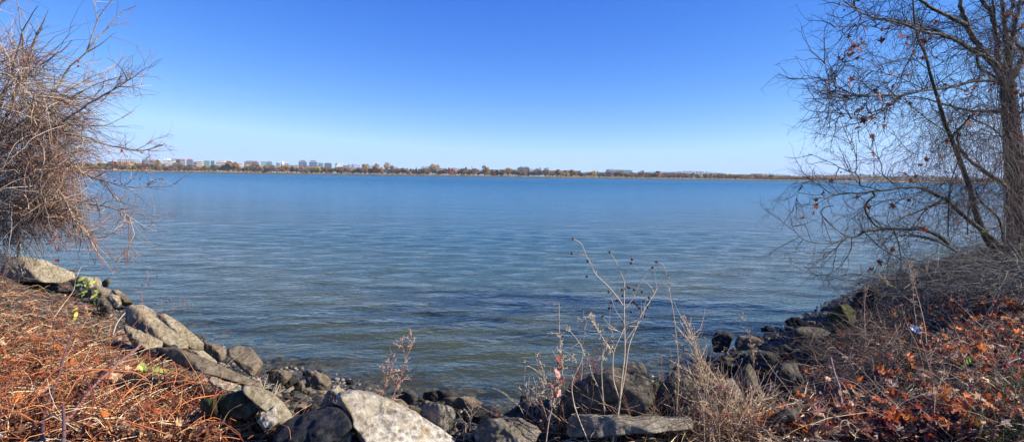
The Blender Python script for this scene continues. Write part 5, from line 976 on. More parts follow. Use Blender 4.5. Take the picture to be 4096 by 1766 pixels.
def arch(rng, S, L, rise, nn=8, wob=.12, grav=.5, lean=(0, 0, 0)):
    n = len(S); az = rng.uniform(0, 6.28, n); el = rng.uniform(*rise, n); d = np.stack([np.cos(az) * np.cos(el), np.sin(az) * np.cos(el), np.sin(el)], 1) + np.asarray(lean); d = norm(d)
    Ls = rng.uniform(*L, n); st = (Ls / (nn - 1))[:, None]; p = S + np.stack([rng.normal(size=n) * .03, rng.normal(size=n) * .03, rng.uniform(-.02, .05, n)], 1); out = [p]
    for _ in range(nn - 1):
        d = norm(d + np.array((0, 0, -grav)) * st * 3 + rng.normal(size=(n, 3)) * wob); p = p + d * st
        g_ = height(p[:, 0], p[:, 1]) + .01; p = np.stack([p[:, 0], p[:, 1], np.maximum(p[:, 2], g_)], 1); out.append(p)
    return np.stack(out, 1)
LBND = [(-500, 1040), (-200, 1060), (0, 1085), (300, 1120), (450, 1290), (560, 1400), (700, 1470), (850, 1550), (1000, 1665), (1250, 1775)]
RBND = [(1750, 1790), (1850, 1745), (2100, 1725), (2700, 1705), (2900, 1690), (3040, 1640), (3180, 1500), (3330, 1370), (3440, 1290), (3560, 1160), (3740, 1060), (4096, 1010), (4300, 1000)]
RED = [(.38, .11, .035), (.48, .17, .06), (.24, .07, .03), (.56, .27, .11), (.11, .035, .02)]; STRAW = [(.74, .54, .31), (.84, .66, .42), (.58, .40, .22), (.40, .24, .12)]; DRK = [(.04, .026, .018), (.08, .05, .035), (.02, .015, .012)]
g = Geo()
LB2 = [(x, y + 45) for x, y in LBND]; LB3 = [(x, y + 110) for x, y in LBND]
S = in_region(rg, 8400, LBND, -420, 1300); q = arch(rg, S, (.06, .32), (-.1, .8), 7, .22, .8); g.tubes(q, taper(8400, 7, .0024, .0011), 3, pick(rg, 8400, RED + RED[:3] + STRAW[2:] + DRK, .3))
S = in_region(rg, 1500, LB2, -420, 1280); q = arch(rg, S, (.2, .6), (0, .9), 9, .2, .9); g.tubes(q, taper(1500, 9, .0027, .0012), 4, pick(rg, 1500, RED + STRAW[:1] + DRK[:1], .25))
S = in_region(rg, 480, LB3, -420, 1200); q = arch(rg, S, (.3, .9), (.3, 1.1), 10, .12, .8); g.tubes(q, taper(480, 10, .0042, .0016), 4, pick(rg, 480, RED[:3] + RED[4:], .2))
S = in_region(rg, 1500, LB2, -420, 1280); q = arch(rg, S, (.08, .4), (-.1, .5), 4, .05, .2); g.tubes(q, taper(1500, 4, .003, .002), 3, pick(rg, 1500, STRAW, .2))
tag(g.build('brambles', M_STALK), 'sunlit tangle of red-brown bramble stems and straw covering the bank', 'brambles', kind='stuff')
g = Geo(); S = patchy(rg, 2600, LBND, -420, 1260); S[:, 2] += rg.uniform(0, .10, 2600)
leaves(g, rg, S, rg.normal(size=(2600, 3)) * .6 + np.array((0, 0, 1)), rg.uniform(.018, .05, 2600), SYC, .6, pick(rg, 2600, [(.42, .20, .08), (.30, .12, .05), (.52, .32, .17), (.22, .09, .05), (.12, .06, .04)], .2))
tag(g.build('leaf_litter', M_LEAF), 'small dry orange and tan leaves scattered under the sunlit brambles', 'leaf litter', kind='stuff')
g = Geo()
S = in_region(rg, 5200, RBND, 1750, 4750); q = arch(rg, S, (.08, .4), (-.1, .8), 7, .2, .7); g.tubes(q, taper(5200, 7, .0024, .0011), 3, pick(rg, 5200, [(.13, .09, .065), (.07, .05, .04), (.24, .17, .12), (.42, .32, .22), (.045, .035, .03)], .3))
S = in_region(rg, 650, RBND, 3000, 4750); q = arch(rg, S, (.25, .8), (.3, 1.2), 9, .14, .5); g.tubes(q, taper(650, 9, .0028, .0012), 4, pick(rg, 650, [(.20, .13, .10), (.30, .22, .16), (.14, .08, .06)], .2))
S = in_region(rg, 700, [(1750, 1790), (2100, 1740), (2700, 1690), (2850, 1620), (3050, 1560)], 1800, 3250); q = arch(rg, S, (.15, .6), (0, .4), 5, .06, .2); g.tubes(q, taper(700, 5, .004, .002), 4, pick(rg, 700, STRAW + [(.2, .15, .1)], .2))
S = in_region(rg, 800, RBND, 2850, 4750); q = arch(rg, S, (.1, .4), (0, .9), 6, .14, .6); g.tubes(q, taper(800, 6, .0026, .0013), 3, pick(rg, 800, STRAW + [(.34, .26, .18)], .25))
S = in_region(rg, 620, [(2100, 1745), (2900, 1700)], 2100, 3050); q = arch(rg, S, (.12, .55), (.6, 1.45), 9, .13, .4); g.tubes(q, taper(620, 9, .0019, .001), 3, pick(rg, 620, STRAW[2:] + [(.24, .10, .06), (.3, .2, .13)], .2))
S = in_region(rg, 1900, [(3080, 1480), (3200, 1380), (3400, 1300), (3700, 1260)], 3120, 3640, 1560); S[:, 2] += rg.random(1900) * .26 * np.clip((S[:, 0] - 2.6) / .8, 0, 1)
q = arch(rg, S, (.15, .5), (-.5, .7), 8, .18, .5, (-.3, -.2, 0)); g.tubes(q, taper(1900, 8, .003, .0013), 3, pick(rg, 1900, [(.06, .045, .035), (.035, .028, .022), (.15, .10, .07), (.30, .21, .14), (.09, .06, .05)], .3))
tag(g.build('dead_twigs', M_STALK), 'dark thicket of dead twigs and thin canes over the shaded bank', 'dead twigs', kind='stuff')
# mound of cut brush below the sycamore
g = Geo(); HB = [(3250, 1110), (3400, 1080), (3700, 1010), (4000, 960), (4300, 940)]
S = in_region(rg, 5400, [(3300, 1200), (3450, 1150), (3560, 1100), (3720, 1040), (4000, 1000), (4300, 990)], 3400, 4800, 1240); S[:, 2] += rg.random(5400) ** 1.3 * .55 * np.clip((S[:, 0] - 4.2) / 2.5, .15, 1)
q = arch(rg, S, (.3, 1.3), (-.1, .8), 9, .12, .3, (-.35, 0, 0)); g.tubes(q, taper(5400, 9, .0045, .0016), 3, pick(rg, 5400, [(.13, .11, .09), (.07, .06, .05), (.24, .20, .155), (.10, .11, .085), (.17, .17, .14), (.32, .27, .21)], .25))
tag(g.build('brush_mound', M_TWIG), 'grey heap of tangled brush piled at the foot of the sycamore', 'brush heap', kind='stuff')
g = Geo(); n_ = 5200; S = patchy(rg, n_, RBND, 2000, 4750); S[:, 2] += rg.uniform(0, .12, n_)
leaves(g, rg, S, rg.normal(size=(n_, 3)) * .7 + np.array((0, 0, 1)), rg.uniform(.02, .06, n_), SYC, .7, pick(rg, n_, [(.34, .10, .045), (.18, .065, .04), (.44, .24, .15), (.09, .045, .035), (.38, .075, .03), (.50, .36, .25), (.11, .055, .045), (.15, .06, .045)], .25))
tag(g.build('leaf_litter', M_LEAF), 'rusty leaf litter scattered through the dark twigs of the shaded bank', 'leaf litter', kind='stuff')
g = Geo(); S = in_region(rg, 900, [(3850, 1800), (3900, 1600), (4000, 1560), (4200, 1500)], 3870, 4200); q = arch(rg, S, (.08, .2), (.6, 1.5), 5, .06, 1.2); g.tubes(q, taper(900, 5, .0022, .0006), 3, pick(rg, 900, [(.16, .24, .04), (.30, .34, .10), (.10, .17, .03), (.45, .40, .2)], .2))
tag(g.build('grass', M_GRASS), 'fresh green grass tufts poking through the leaves at the very corner', 'grass', kind='stuff')

g = Geo(); n_ = 230; S = in_region(rg, n_, [(3150, 1520), (3300, 1420), (3500, 1330), (3800, 1220), (4200, 1120)], 3150, 4200, 1790); S[:, 2] += rg.uniform(.06, .24, n_) * np.clip(S[:, 0] / 3, .3, 1)
leaves(g, rg, S, rg.normal(size=(n_, 3)) * .8 + np.array((0, -.3, 1)), rg.uniform(.03, .065, n_), SYC, .8, pick(rg, n_, [(.50, .13, .04), (.62, .20, .05), (.40, .09, .04), (.60, .40, .26)], .2))
tag(g.build('leaf_litter', M_LEAF), 'bright orange-red leaves caught on top of the dark twigs', 'leaf litter', kind='stuff')
# fallen sycamore leaves that can be told apart as single leaves
def leaf_proto(col, seed, curl):
    r = np.random.default_rng(seed); q_ = Geo(); leaves(q_, r, np.zeros((1, 3)), np.array([(0, 0, 1.0)]), 1.0, SYC, curl, np.array([col])); q_.tubes(np.array([[(0, 0, 0), (.1, .3, .08), (.15, .8, .1)]]), np.array([[.03, .025, .02]]), 4, [(.3, .2, .1)])
    me = mesh_np('fallen_leaf', np.concatenate(q_.v), [np.concatenate(f) for f in q_.f.values()], np.concatenate(q_.c), False); me.materials.append(M_LEAF); return me
LPR = {k: [leaf_proto(c, s + 7 * i, .55) for s in range(4)] for i, (k, c) in enumerate({'rust': (.40, .10, .03), 'orange': (.60, .20, .05), 'tan': (.66, .45, .28), 'pink': (.50, .26, .19), 'dark': (.16, .06, .05), 'maroon': (.24, .05, .07)}.items())}
def fallen(n, bound, x0, x1, ymax, kinds, size, label, group):
    S = in_region(rg, n, bound, x0, x1, ymax)
    for p in S:
        o = bpy.data.objects.new('fallen_leaf', LPR[kinds[rg.integers(len(kinds))]][rg.integers(4)]); COL.objects.link(o); o.location = (float(p[0]), float(p[1]), float(p[2] + rg.uniform(.06, .16)))
        s_ = rg.uniform(*size); o.scale = (s_, s_, s_); o.rotation_euler = (rg.uniform(-.9, .9), rg.uniform(-.9, .9), rg.uniform(0, 6.28)); tag(o, label, 'leaf', group)
CB = [(2900, 1800), (3100, 1600), (3300, 1450), (3600, 1380), (4100, 1350)]
fallen(42, CB, 3000, 3950, 1790, ['rust', 'orange'], (.05, .085), 'curled rust-orange sycamore leaf lying among dark twigs on the shaded bank', 'rust-orange fallen sycamore leaves')
fallen(34, CB, 3050, 4080, 1790, ['tan', 'pink'], (.045, .085), 'pale dried sycamore leaf lying among dark twigs on the shaded bank', 'pale fallen sycamore leaves')
fallen(26, CB, 3000, 4080, 1790, ['dark', 'maroon'], (.04, .07), 'dark maroon withered leaf lying low among twigs on the shaded bank', 'dark fallen leaves')
fallen(40, [(3300, 1400), (3500, 1250), (3750, 1130), (4200, 1080)], 3350, 4090, 1400, ['rust', 'orange', 'rust', 'pink'], (.05, .08), 'small rusty leaf caught in the twigs uphill of the white dish', 'rusty leaves uphill of the white dish')
fallen(12, [(2600, 1740), (3100, 1700)], 2750, 3300, 1785, ['orange', 'tan', 'rust'], (.04, .06), 'orange leaf in the strawy litter below the dry grass clump', 'leaves below the dry grass clump')
fallen(46, [(-50, 1420), (300, 1380), (600, 1600), (900, 1780)], -20, 700, 1790, ['tan', 'orange', 'tan', 'rust'], (.04, .075), 'tan-orange dry leaf lying deep in the sunlit brambles', 'leaves in the sunlit brambles')
def one_leaf(x, y, k, s_, label, Z=None, rot=None, dz=.05):
    Z = Z or ground_Z(x, y); p = pix(x, y, Z - .06); o = bpy.data.objects.new('fallen_leaf', LPR[k][int(x) % 4]); COL.objects.link(o); o.location = [float(v) for v in p]; o.scale = (s_,) * 3
    o.rotation_euler = rot or (rg.uniform(.4, 1.1), rg.uniform(-.5, .5), rg.uniform(-1, 1)); return tag(o, label, 'leaf')
one_leaf(*C7([(1065, 1040)])[0], 'tan', .11, 'largest cream sycamore leaf standing on edge at the foot of the shaded bank', rot=(1.2, .1, .3))
one_leaf(*C8([(500, 1060)])[0], 'tan', .085, 'big cream and orange curled leaf just uphill of the gnarled cane')
one_leaf(*C8([(870, 710)])[0], 'rust', .11, 'large glowing brick-red leaf below the small green sprout')
one_leaf(*C8([(775, 650)])[0], 'orange', .075, 'bright orange leaf standing beside the small green sprout', rot=(1.3, 0, .4))
one_leaf(*C8([(1080, 510)])[0], 'pink', .10, 'big pinkish upright leaf lit from behind near the grass corner', rot=(1.3, .2, -.3))
one_leaf(*C8([(395, 900)])[0], 'orange', .085, 'vivid orange cupped leaf among rust-coloured ones below the white dish')
one_leaf(*C8([(420, 740)])[0], 'tan', .09, 'cream folded leaf beside the slanting grey stick')
one_leaf(*C8([(230, 790)])[0], 'rust', .085, 'red-brown leaf against a pale one at the edge of the dark hollow')
one_leaf(*C8([(1030, 955)])[0], 'rust', .06, 'small round scarlet leaf in the green grass', rot=(1.2, 0, 0))
one_leaf(*C8([(690, 465)])[0], 'orange', .07, 'orange-red leaf lying just uphill of the white dish')
one_leaf(*C4([(815, 1025)])[0], 'orange', .06, 'bright orange leaf at the lower edge of the mossy stone')
one_leaf(*C4([(680, 790)])[0], 'maroon', .07, 'pair-tipped dusky pink leaf above the broken white stump', rot=(1.1, .3, .5))
one_leaf(*C3([(75, 885)])[0], 'pink', .09, 'broad brown leaf in the shade above the white log', rot=(.9, 0, .2))
one_leaf(*C6([(660, 1045)])[0], 'maroon', .075, 'dark crimson leaf leaning on the long pebbly kerb', rot=(1.2, 0, .3))
# green leafy sprigs
def sprig(pts, Z, stems, label, size, cols, name='vine_sprig'):
    o0 = pix(*pts[0], Z); r = empty(name, o0, label, 'green sprig'); q_ = Geo()
    for st in stems: P = trace(st, (Z + .05, Z), 14); q_.tubes(P[None], taper(1, 14, .003, .0015), 4, [(.25, .22, .08)])
    q_.build('stem', M_STALK, r, r.location)
    for x, y in pts:
        q_ = Geo(); p = pix(x, y, Z + rg.uniform(-.05, .05)); leaves(q_, rg, p[None], np.array([(rg.normal() * .5 + .3, -.8, rg.normal() * .4 + .5)]), size * rg.uniform(.7, 1.2), OVAL, .4, pick(rg, 1, cols, .15)); q_.build('leaf', M_GRASS, r, r.location)
GR = [(.22, .30, .06), (.34, .38, .09), (.42, .42, .11)]
sprig(C3([(470, 165), (490, 195), (510, 210), (535, 185), (550, 165), (500, 180), (455, 200), (480, 260), (460, 255), (545, 265), (568, 240), (520, 285), (545, 310), (565, 285), (560, 340), (555, 385), (490, 240), (570, 305)]), ground_Z(*C3([(500, 330)])[0]), [C3([(440, 420), (430, 330), (470, 250), (500, 180)]), C3([(540, 420), (550, 330), (545, 260), (560, 165)])], 'bright green honeysuckle sprig standing at the top of the sunlit brambles', .07, GR)
sprig(C3([(432, 345), (440, 375), (432, 395), (425, 405)]), ground_Z(*C3([(440, 440)])[0]), [C3([(445, 440), (430, 350)])], 'yellow drooping leaves on a short stem below the green honeysuckle sprig', .065, [(.62, .55, .08), (.55, .50, .12)])
sprig(C3([(830, 668), (815, 685), (885, 685), (905, 700), (895, 720), (945, 700), (975, 690), (860, 700)]), ground_Z(*C3([(880, 760)])[0]), [C3([(870, 770), (860, 710), (820, 675)]), C3([(880, 760), (900, 700)])], 'small lime-green seedling at the lower edge of the sunlit brambles', .05, [(.42, .48, .12), (.34, .44, .12)])
sprig(C3([(585, 500), (640, 520), (635, 580), (600, 560), (560, 650), (620, 640), (510, 650), (450, 780), (540, 460)]), ground_Z(*C3([(590, 600)])[0]), [C3([(590, 680), (600, 580), (640, 520)])], 'scattered dark green leaves trailing through the middle of the brambles', .026, [(.16, .24, .07), (.10, .17, .05)])
sprig(C8([(850, 625), (830, 645), (820, 665), (808, 675), (845, 640)]), ground_Z(*C8([(820, 700)])[0]), [C8([(815, 700), (830, 660), (850, 620)])], 'bright green sprout between rust-red leaves on the shaded bank', .028, [(.20, .42, .05)])
# canes, sticks, logs
def stick(pts, r0, r1, zs, label, name='cane', col=(.3, .14, .14), mt=None, sides=7, cat='cane', knots=0.0):
    if 'brambles' in label and cat in ('cane', 'bramble'): zs = (zs[0] * .9, zs[1] * .93); r0 *= 1.25; r1 *= 1.25
    P = trace(pts, zs, 40); R_ = np.linspace(r0, r1, 40) * (1 + knots * rg.normal(size=40)); q_ = Geo(); q_.tubes(P[None], R_[None], sides, [col]); e0 = P[0]; e1 = P[-1]
    for e, r_, s_ in ((P[0], R_[0], 1), (P[-1], R_[-1], -1)): pass
    return tag(q_.build(name, mt or M_TWIG, None, P[0]), label, cat)
gz = lambda p: ground_Z(*p)
PUR = (.14, .065, .06)
stick(C3([(245, 1130), (255, 960), (300, 830), (340, 730), (375, 600), (410, 500), (442, 420)]), .010, .005, (3.5, 5.6), 'thick purple-brown cane rising straight through the sunlit brambles', col=PUR, knots=.06)
stick(C3([(360, 1040), (470, 880), (560, 770), (640, 700), (700, 640), (770, 590), (822, 538)]), .008, .008, (3.8, 5.2), 'thick pinkish cane cut off at its tip, slanting over the brambles', col=(.24, .11, .10), knots=.05)
stick(C3([(368, 1130), (372, 1000), (365, 900)]), .009, .006, (3.4, 3.6), 'short broken purple cane with pale knots at the bottom of the brambles', col=(.14, .075, .07), knots=.1)
stick(C3([(700, 1130), (745, 1020), (750, 990)]), .006, .004, (3.6, 3.7), 'short dull purple cane beside the grey gravel edge of the brambles', col=(.15, .08, .07))
stick(C3([(680, 1111), (700, 1010), (735, 920), (765, 820), (788, 720)]), .005, .003, (3.8, 4.2), 'curving rust-red bramble cane arching over its neighbours', col=(.36, .12, .06), cat='bramble')
stick(C3([(480, 1000), (660, 1060), (700, 1020), (740, 900)]), .004, .003, (3.6, 3.9), 'looping orange bramble cane low in front of the brambles', col=(.44, .16, .06), cat='bramble')
stick(C3([(400, 700), (560, 690), (700, 700), (800, 715), (900, 790), (1010, 900), (1060, 1020)]), .0045, .003, (4.2, 4.6), 'long arching rust-red bramble cane across the lower brambles', col=(.38, .14, .07), cat='bramble')
stick(C3([(310, 395), (370, 310), (425, 235), (440, 170), (470, 100), (510, 90)]), .004, .002, (6.6, 7.0), 'bare straw-coloured stalk leaning across the honeysuckle sprig', col=(.6, .48, .3), cat='stalk')
stick(C3([(655, 490), (680, 420), (725, 362)]), .006, .004, (5.6, 5.9), 'bleached white stick poking up beside the slabs', 'stick', col=(.45, .38, .28), cat='stick')
stick(C3([(-60, 1110), (60, 1055), (150, 1010), (245, 975)]), .026, .018, (3.3, 3.8), 'bleached white fallen log at the corner of the sunlit brambles', 'log', col=(.62, .58, .52), cat='log', sides=10, knots=.08)
stick(C4([(600, 985), (590, 900), (570, 830), (560, 775)]), .014, .010, (4.4, 4.4), 'broken white splintered stump at the foot of the sunlit slope', 'stump', col=(.66, .60, .5), cat='stump', knots=.14)
stick(C4([(700, 820), (790, 880), (875, 950)]), .014, .007, (4.8, 4.5), 'grey-brown driftwood branch lying across the mossy stone', 'branch', col=(.2, .15, .1), cat='branch', knots=.1)
stick(C7([(1010, 455), (1090, 425), (1200, 405), (1290, 410)]), .05, .045, (8.2, 8.8), 'weathered pale log resting on the rocks at the edge of the brush', 'log', col=(.30, .22, .15), cat='log', sides=10, knots=.06)
stick(C7([(1140, 1180), (1125, 980), (1100, 760), (1065, 650), (1040, 545)]), .011, .006, (3.5, 4.6), 'gnarled upright purple-brown cane with knobs in front of the dark hollow', col=(.20, .13, .12), knots=.12)
stick(C7([(1110, 545), (1180, 550), (1245, 560)]), .012, .007, (6.0, 6.1), 'short pale broken stick lying crosswise above the dark hollow', 'stick', col=(.45, .36, .27), cat='stick', knots=.12)
stick(C8([(520, 810), (490, 720), (465, 620), (440, 540), (410, 430)]), .010, .005, (4.6, 5.8), 'slanting grey-brown stick reaching up towards the white dish', 'stick', col=(.22, .15, .11), cat='stick', knots=.06)
stick(C8([(430, 880), (540, 800), (600, 760), (680, 715)]), .022, .016, (4.3, 4.8), 'mottled branch lying on the leaves below the white dish', 'branch', col=(.22, .16, .11), cat='branch', knots=.08)
stick(C8([(1150, 480), (1130, 390), (1100, 280), (1075, 150)]), .012, .006, (7.0, 8.4), 'straight purple-grey sapling stem near the grass corner', col=(.22, .14, .14), knots=.05)
stick(C8([(1000, 700), (960, 650), (900, 610), (830, 585), (740, 520)]), .007, .004, (5.0, 5.6), 'purplish curved cane arching over the brick-red leaf', col=(.24, .15, .15))
stick(C8([(970, 850), (985, 760), (1030, 690), (1090, 640), (1165, 620)]), .010, .007, (4.6, 5.0), 'forked grey cane bending out of the picture above the grass', col=(.24, .18, .16), knots=.06)
stick(C8([(600, 1115), (635, 1020), (620, 1060), (640, 1000)]), .009, .007, (3.6, 3.7), 'short bluish-grey broken cane at the bottom of the shaded bank', col=(.17, .15, .17))
stick(C8([(150, 900), (180, 940), (215, 990), (225, 985)]), .010, .006, (4.2, 4.2), 'hooked pale stick lying under the red-brown leaf', 'stick', col=(.42, .33, .26), cat='stick')
stick(C7([(1290, 520), (1275, 380), (1265, 250), (1268, 90)]), .006, .003, (6.6, 7.6), 'thin dark upright shoot in front of the shaded boulder', col=(.14, .09, .08), cat='stalk')
stick(C7([(530, 900), (610, 860), (640, 810), (745, 805), (830, 850), (930, 930)]), .004, .003, (4.6, 4.4), 'red-brown bramble cane arching between the rocks and the brush', col=(.30, .11, .08), cat='bramble')
stick(C6([(400, 990), (450, 900), (520, 760), (560, 790), (640, 815), (760, 860), (870, 925), (980, 975), (1100, 1060), (1250, 1130)]), .006, .0035, (4.3, 4.0), 'long dark red bramble cane trailing over the massive boulder and kerb', col=(.24, .07, .06), cat='bramble')
stick(C6([(800, 980), (900, 930), (1010, 915), (1120, 950), (1190, 970)]), .004, .003, (4.4, 4.2), 'short red bramble cane crossing in front of the pointed dark boulder', col=(.32, .11, .07), cat='bramble')
# white dish
p = pix(*C8([(520, 468)])[0], gz(C8([(520, 500)])[0]) - .05)
dish = lathe([(.001, .012), (.045, .010), (.058, .03), (.072, .036), (.073, .040), (.058, .034), (.044, .014), (.001, .017)], 28).build('dish', glass_mat('white_plastic', (.80, .79, .76), .45), None, (0, 0, 0)); dish.location = [float(v) for v in p]; dish.rotation_euler = (math.radians(35), math.radians(12), 0)
tag(dish, 'round white plastic dish dropped among the dark twigs', 'dish')
# ================================================================== DRY STANDING WEEDS
bm = bmesh.new(); bmesh.ops.create_icosphere(bm, subdivisions=2, radius=1); seedm = bpy.data.meshes.new('seed_head'); bm.to_mesh(seedm); bm.free(); ms_, n_, l_, b_ = mat('dark_seed'); b_.inputs['Base Color'].default_value = (.07, .035, .025, 1); seedm.materials.append(ms_)
def weed(label, traces, col, heads=(), twigs=0, tw_len=(.03, .12), fuzz=0, fuzz_col=(.5, .36, .22), cat='dried weed', name='dried_weed', head_r=.006, bend=(0, 0, .5), leafs=(), spread=.7, tpow=1.0):
    traces = [(a_, b_, c_, d_ * (.87 if d_ < 4.35 else 1), e_ * (.87 if d_ < 4.35 else 1)) for a_, b_, c_, d_, e_ in traces]; zq = .87 if traces[0][3] < 3.9 else 1
    b0 = traces[0]; o0 = trace(b0[0], b0[3:5], 4)[0]; r = empty(name, (o0[0], o0[1], max(float(o0[2]), float(height(o0[0], o0[1])))), label, cat); q_ = Geo(); arr = []
    for pts, r0, r1, z0, z1 in traces:
        P = trace(pts, (z0, z1), 26); arr.append(P); q_.tubes(P[None], taper(1, 26, r0 * .85, r1 * 1.15), 5, [tuple(.85 * v for v in col)])
    q_.build('stem', M_STALK, r, r.location); A_ = np.stack(arr)
    if twigs:
        q_ = Geo(); w = grow(rg, A_, twigs, tw_len, 6, .7, spread, bend, .14, .25, tpow); q_.tubes(w, taper(twigs, 6, .0023, .0013), 3, pick(rg, twigs, [col], .12))
        if fuzz:
            w2 = grow(rg, w, fuzz, (.006, .022), 3, .4, 1.0, (0, 0, 0), .3, .3); q_.tubes(w2, taper(fuzz, 3, .0022, .0010), 3, pick(rg, fuzz, [fuzz_col], .2))
        q_.build('foliage', M_STALK, r, r.location)
    for x, y, z in heads:
        o = bpy.data.objects.new('seed_head', seedm); COL.objects.link(o); o.parent = r; o.scale = (head_r,) * 3; o.location = [float(v) for v in pix(x, y, z * zq) - np.array(r.location)]
    if leafs:
        q_ = Geo(); Pp = np.array([pix(x, y, z * zq) for x, y, z in leafs]); m_ = len(Pp); leaves(q_, rg, Pp, rg.normal(size=(m_, 3)) * .5 + np.array((.2, -1, .2)), rg.uniform(.018, .034, m_), OVAL, .8, pick(rg, m_, [(.48, .19, .13), (.40, .11, .07), (.55, .30, .22)])); q_.build('foliage', M_LEAF, r, r.location)
    return r
z = 3.9
weed('red-stemmed dry weed with starry seed clusters growing before the biggest slab', [(C5([(880, 1150), (900, 1080), (940, 960), (1050, 800), (1150, 620), (1200, 480), (1240, 340)]), .005, .002, 3.9, 4.2), (C5([(945, 955), (985, 780), (1020, 660), (1070, 540), (1090, 450), (1130, 385)]), .003, .0015, 4.0, 4.2), (C5([(1240, 340), (1225, 240), (1200, 110)]), .0018, .001, 4.2, 4.2), (C5([(1245, 330), (1262, 230), (1300, 110)]), .0018, .001, 4.2, 4.3), (C5([(1250, 310), (1290, 230), (1330, 150)]), .0016, .001, 4.2, 4.3),
      (C5([(1150, 620), (1120, 470), (1110, 280), (1090, 190)]), .0018, .001, 4.1, 4.2), (C5([(1060, 570), (1040, 480), (1065, 380)]), .0015, .001, 4.1, 4.1), (C5([(1050, 580), (1130, 550), (1200, 520), (1275, 460)]), .0016, .001, 4.1, 4.1)], (.34, .15, .10), twigs=70, tw_len=(.02, .08), fuzz=420, fuzz_col=(.52, .38, .26), tpow=.6)
H2 = [(503, 70), (497, 144), (578, 183), (574, 263), (691, 138), (806, 176), (801, 194), (931, 188), (911, 217), (793, 320), (816, 332), (755, 331), (785, 318), (857, 342), (892, 370), (757, 362), (728, 386), (686, 342), (699, 398), (687, 425), (699, 424), (655, 468), (808, 392), (818, 396), (832, 410), (886, 420), (803, 445), (872, 468), (797, 500), (756, 490), (843, 425)]
weed('tallest dried weed, a candelabra of straw stalks with round dark seed heads', [(C6([(700, 1150), (720, 1040), (740, 930), (752, 800), (768, 660), (766, 500), (765, 380), (767, 290)]), .0085, .003, 3.8, 4.1), (C6([(767, 290), (745, 235), (720, 180), (692, 142)]), .003, .0012, 4.1, 4.1), (C6([(742, 905), (770, 760), (790, 620), (820, 540), (855, 455), (900, 385), (935, 322)]), .006, .0025, 3.9, 4.2), (C6([(935, 322), (975, 280)]), .002, .001, 4.2, 4.2), (C6([(935, 320), (925, 280), (920, 225), (925, 190)]), .002, .001, 4.2, 4.2),
      (C6([(765, 420), (735, 375), (680, 310), (620, 252), (590, 190), (570, 155), (545, 95), (503, 70)]), .005, .0015, 4.05, 3.9), (C6([(570, 158), (535, 148), (498, 144)]), .0015, .001, 3.9, 3.9), (C6([(762, 430), (800, 390), (840, 310), (870, 262), (911, 217)]), .004, .0015, 4.05, 4.1), (C6([(860, 285), (830, 220), (806, 176)]), .0018, .001, 4.1, 4.1), (C6([(775, 280), (790, 220), (801, 195)]), .0015, .001, 4.1, 4.1),
      (C6([(745, 900), (712, 800), (707, 700), (715, 640), (750, 560), (770, 520)]), .0055, .003, 3.9, 4.0), (C6([(768, 600), (810, 540), (860, 470), (872, 400), (890, 372)]), .004, .0015, 4.0, 4.1), (C6([(766, 500), (720, 430), (690, 345)]), .002, .001, 4.0, 4.1), (C6([(768, 560), (700, 520), (655, 470)]), .002, .001, 4.0, 3.9), (C6([(716, 580), (690, 500), (698, 400)]), .002, .001, 4.0, 4.0), (C6([(855, 455), (852, 400), (857, 345)]), .002, .001, 4.1, 4.1), (C6([(800, 480), (805, 430), (812, 335)]), .002, .001, 4.1, 4.1), (C6([(750, 560), (800, 505), (835, 470), (845, 425)]), .003, .001, 4.1, 4.1), (C6([(766, 330), (775, 322)]), .001, .001, 4.1, 4.1)],
     (.56, .43, .29), heads=[(*C6([h])[0], 4.08) for h in H2], twigs=16, tw_len=(.04, .12), head_r=.0085)
weed('curly straw weed hung with pink-brown withered leaves beside the tallest one', [(C6([(360, 1150), (380, 1000), (405, 900), (420, 780), (436, 640), (432, 520), (432, 400)]), .005, .0018, 3.8, 4.0), (C6([(370, 1000), (430, 850), (450, 720), (440, 660), (470, 650), (520, 690)]), .003, .0015, 3.9, 3.9), (C6([(440, 1000), (300, 880), (350, 850), (355, 760), (310, 665)]), .0025, .001, 3.9, 4.0), (C6([(380, 1000), (300, 900), (255, 830), (258, 730)]), .0022, .001, 3.9, 4.0), (C6([(395, 950), (365, 820), (325, 740)]), .002, .001, 3.9, 3.9)],
     (.52, .38, .25), twigs=90, tw_len=(.02, .09), fuzz=420, fuzz_col=(.56, .44, .30), leafs=[(*C6([p_])[0], 3.85) for p_ in ((430, 680), (425, 700), (435, 735), (430, 775), (445, 790), (450, 780), (400, 818), (395, 822), (415, 865), (432, 860), (420, 750), (440, 700), (385, 825), (410, 870))])
weed('thin wavy pale weed standing between the curly leafy one and the tallest', [(C6([(600, 1150), (540, 1010), (505, 900), (500, 800), (545, 700), (553, 640), (520, 580), (485, 540), (467, 505)]), .005, .0015, 3.8, 4.0), (C6([(550, 640), (535, 560), (525, 500), (528, 470)]), .0022, .001, 4.0, 4.0), (C6([(548, 630), (562, 560), (558, 490), (558, 435)]), .0022, .001, 4.0, 4.0), (C6([(560, 530), (572, 490), (590, 470)]), .0015, .001, 4.0, 4.0)], (.60, .47, .33), twigs=14, tw_len=(.03, .08))
weed('pale weed with a drooping feathery plume leaning towards the tallest one', [(C6([(670, 1010), (655, 850), (650, 700), (670, 620), (700, 640), (650, 570), (620, 520), (600, 480), (585, 460)]), .004, .002, 3.9, 4.0), (C6([(672, 955), (640, 850), (610, 780), (560, 660)]), .0022, .001, 3.9, 4.0), (C6([(655, 760), (658, 650), (680, 580)]), .002, .001, 4.0, 4.0)], (.58, .45, .30), twigs=60, tw_len=(.02, .06), fuzz=300, fuzz_col=(.6, .48, .32), tpow=.4)
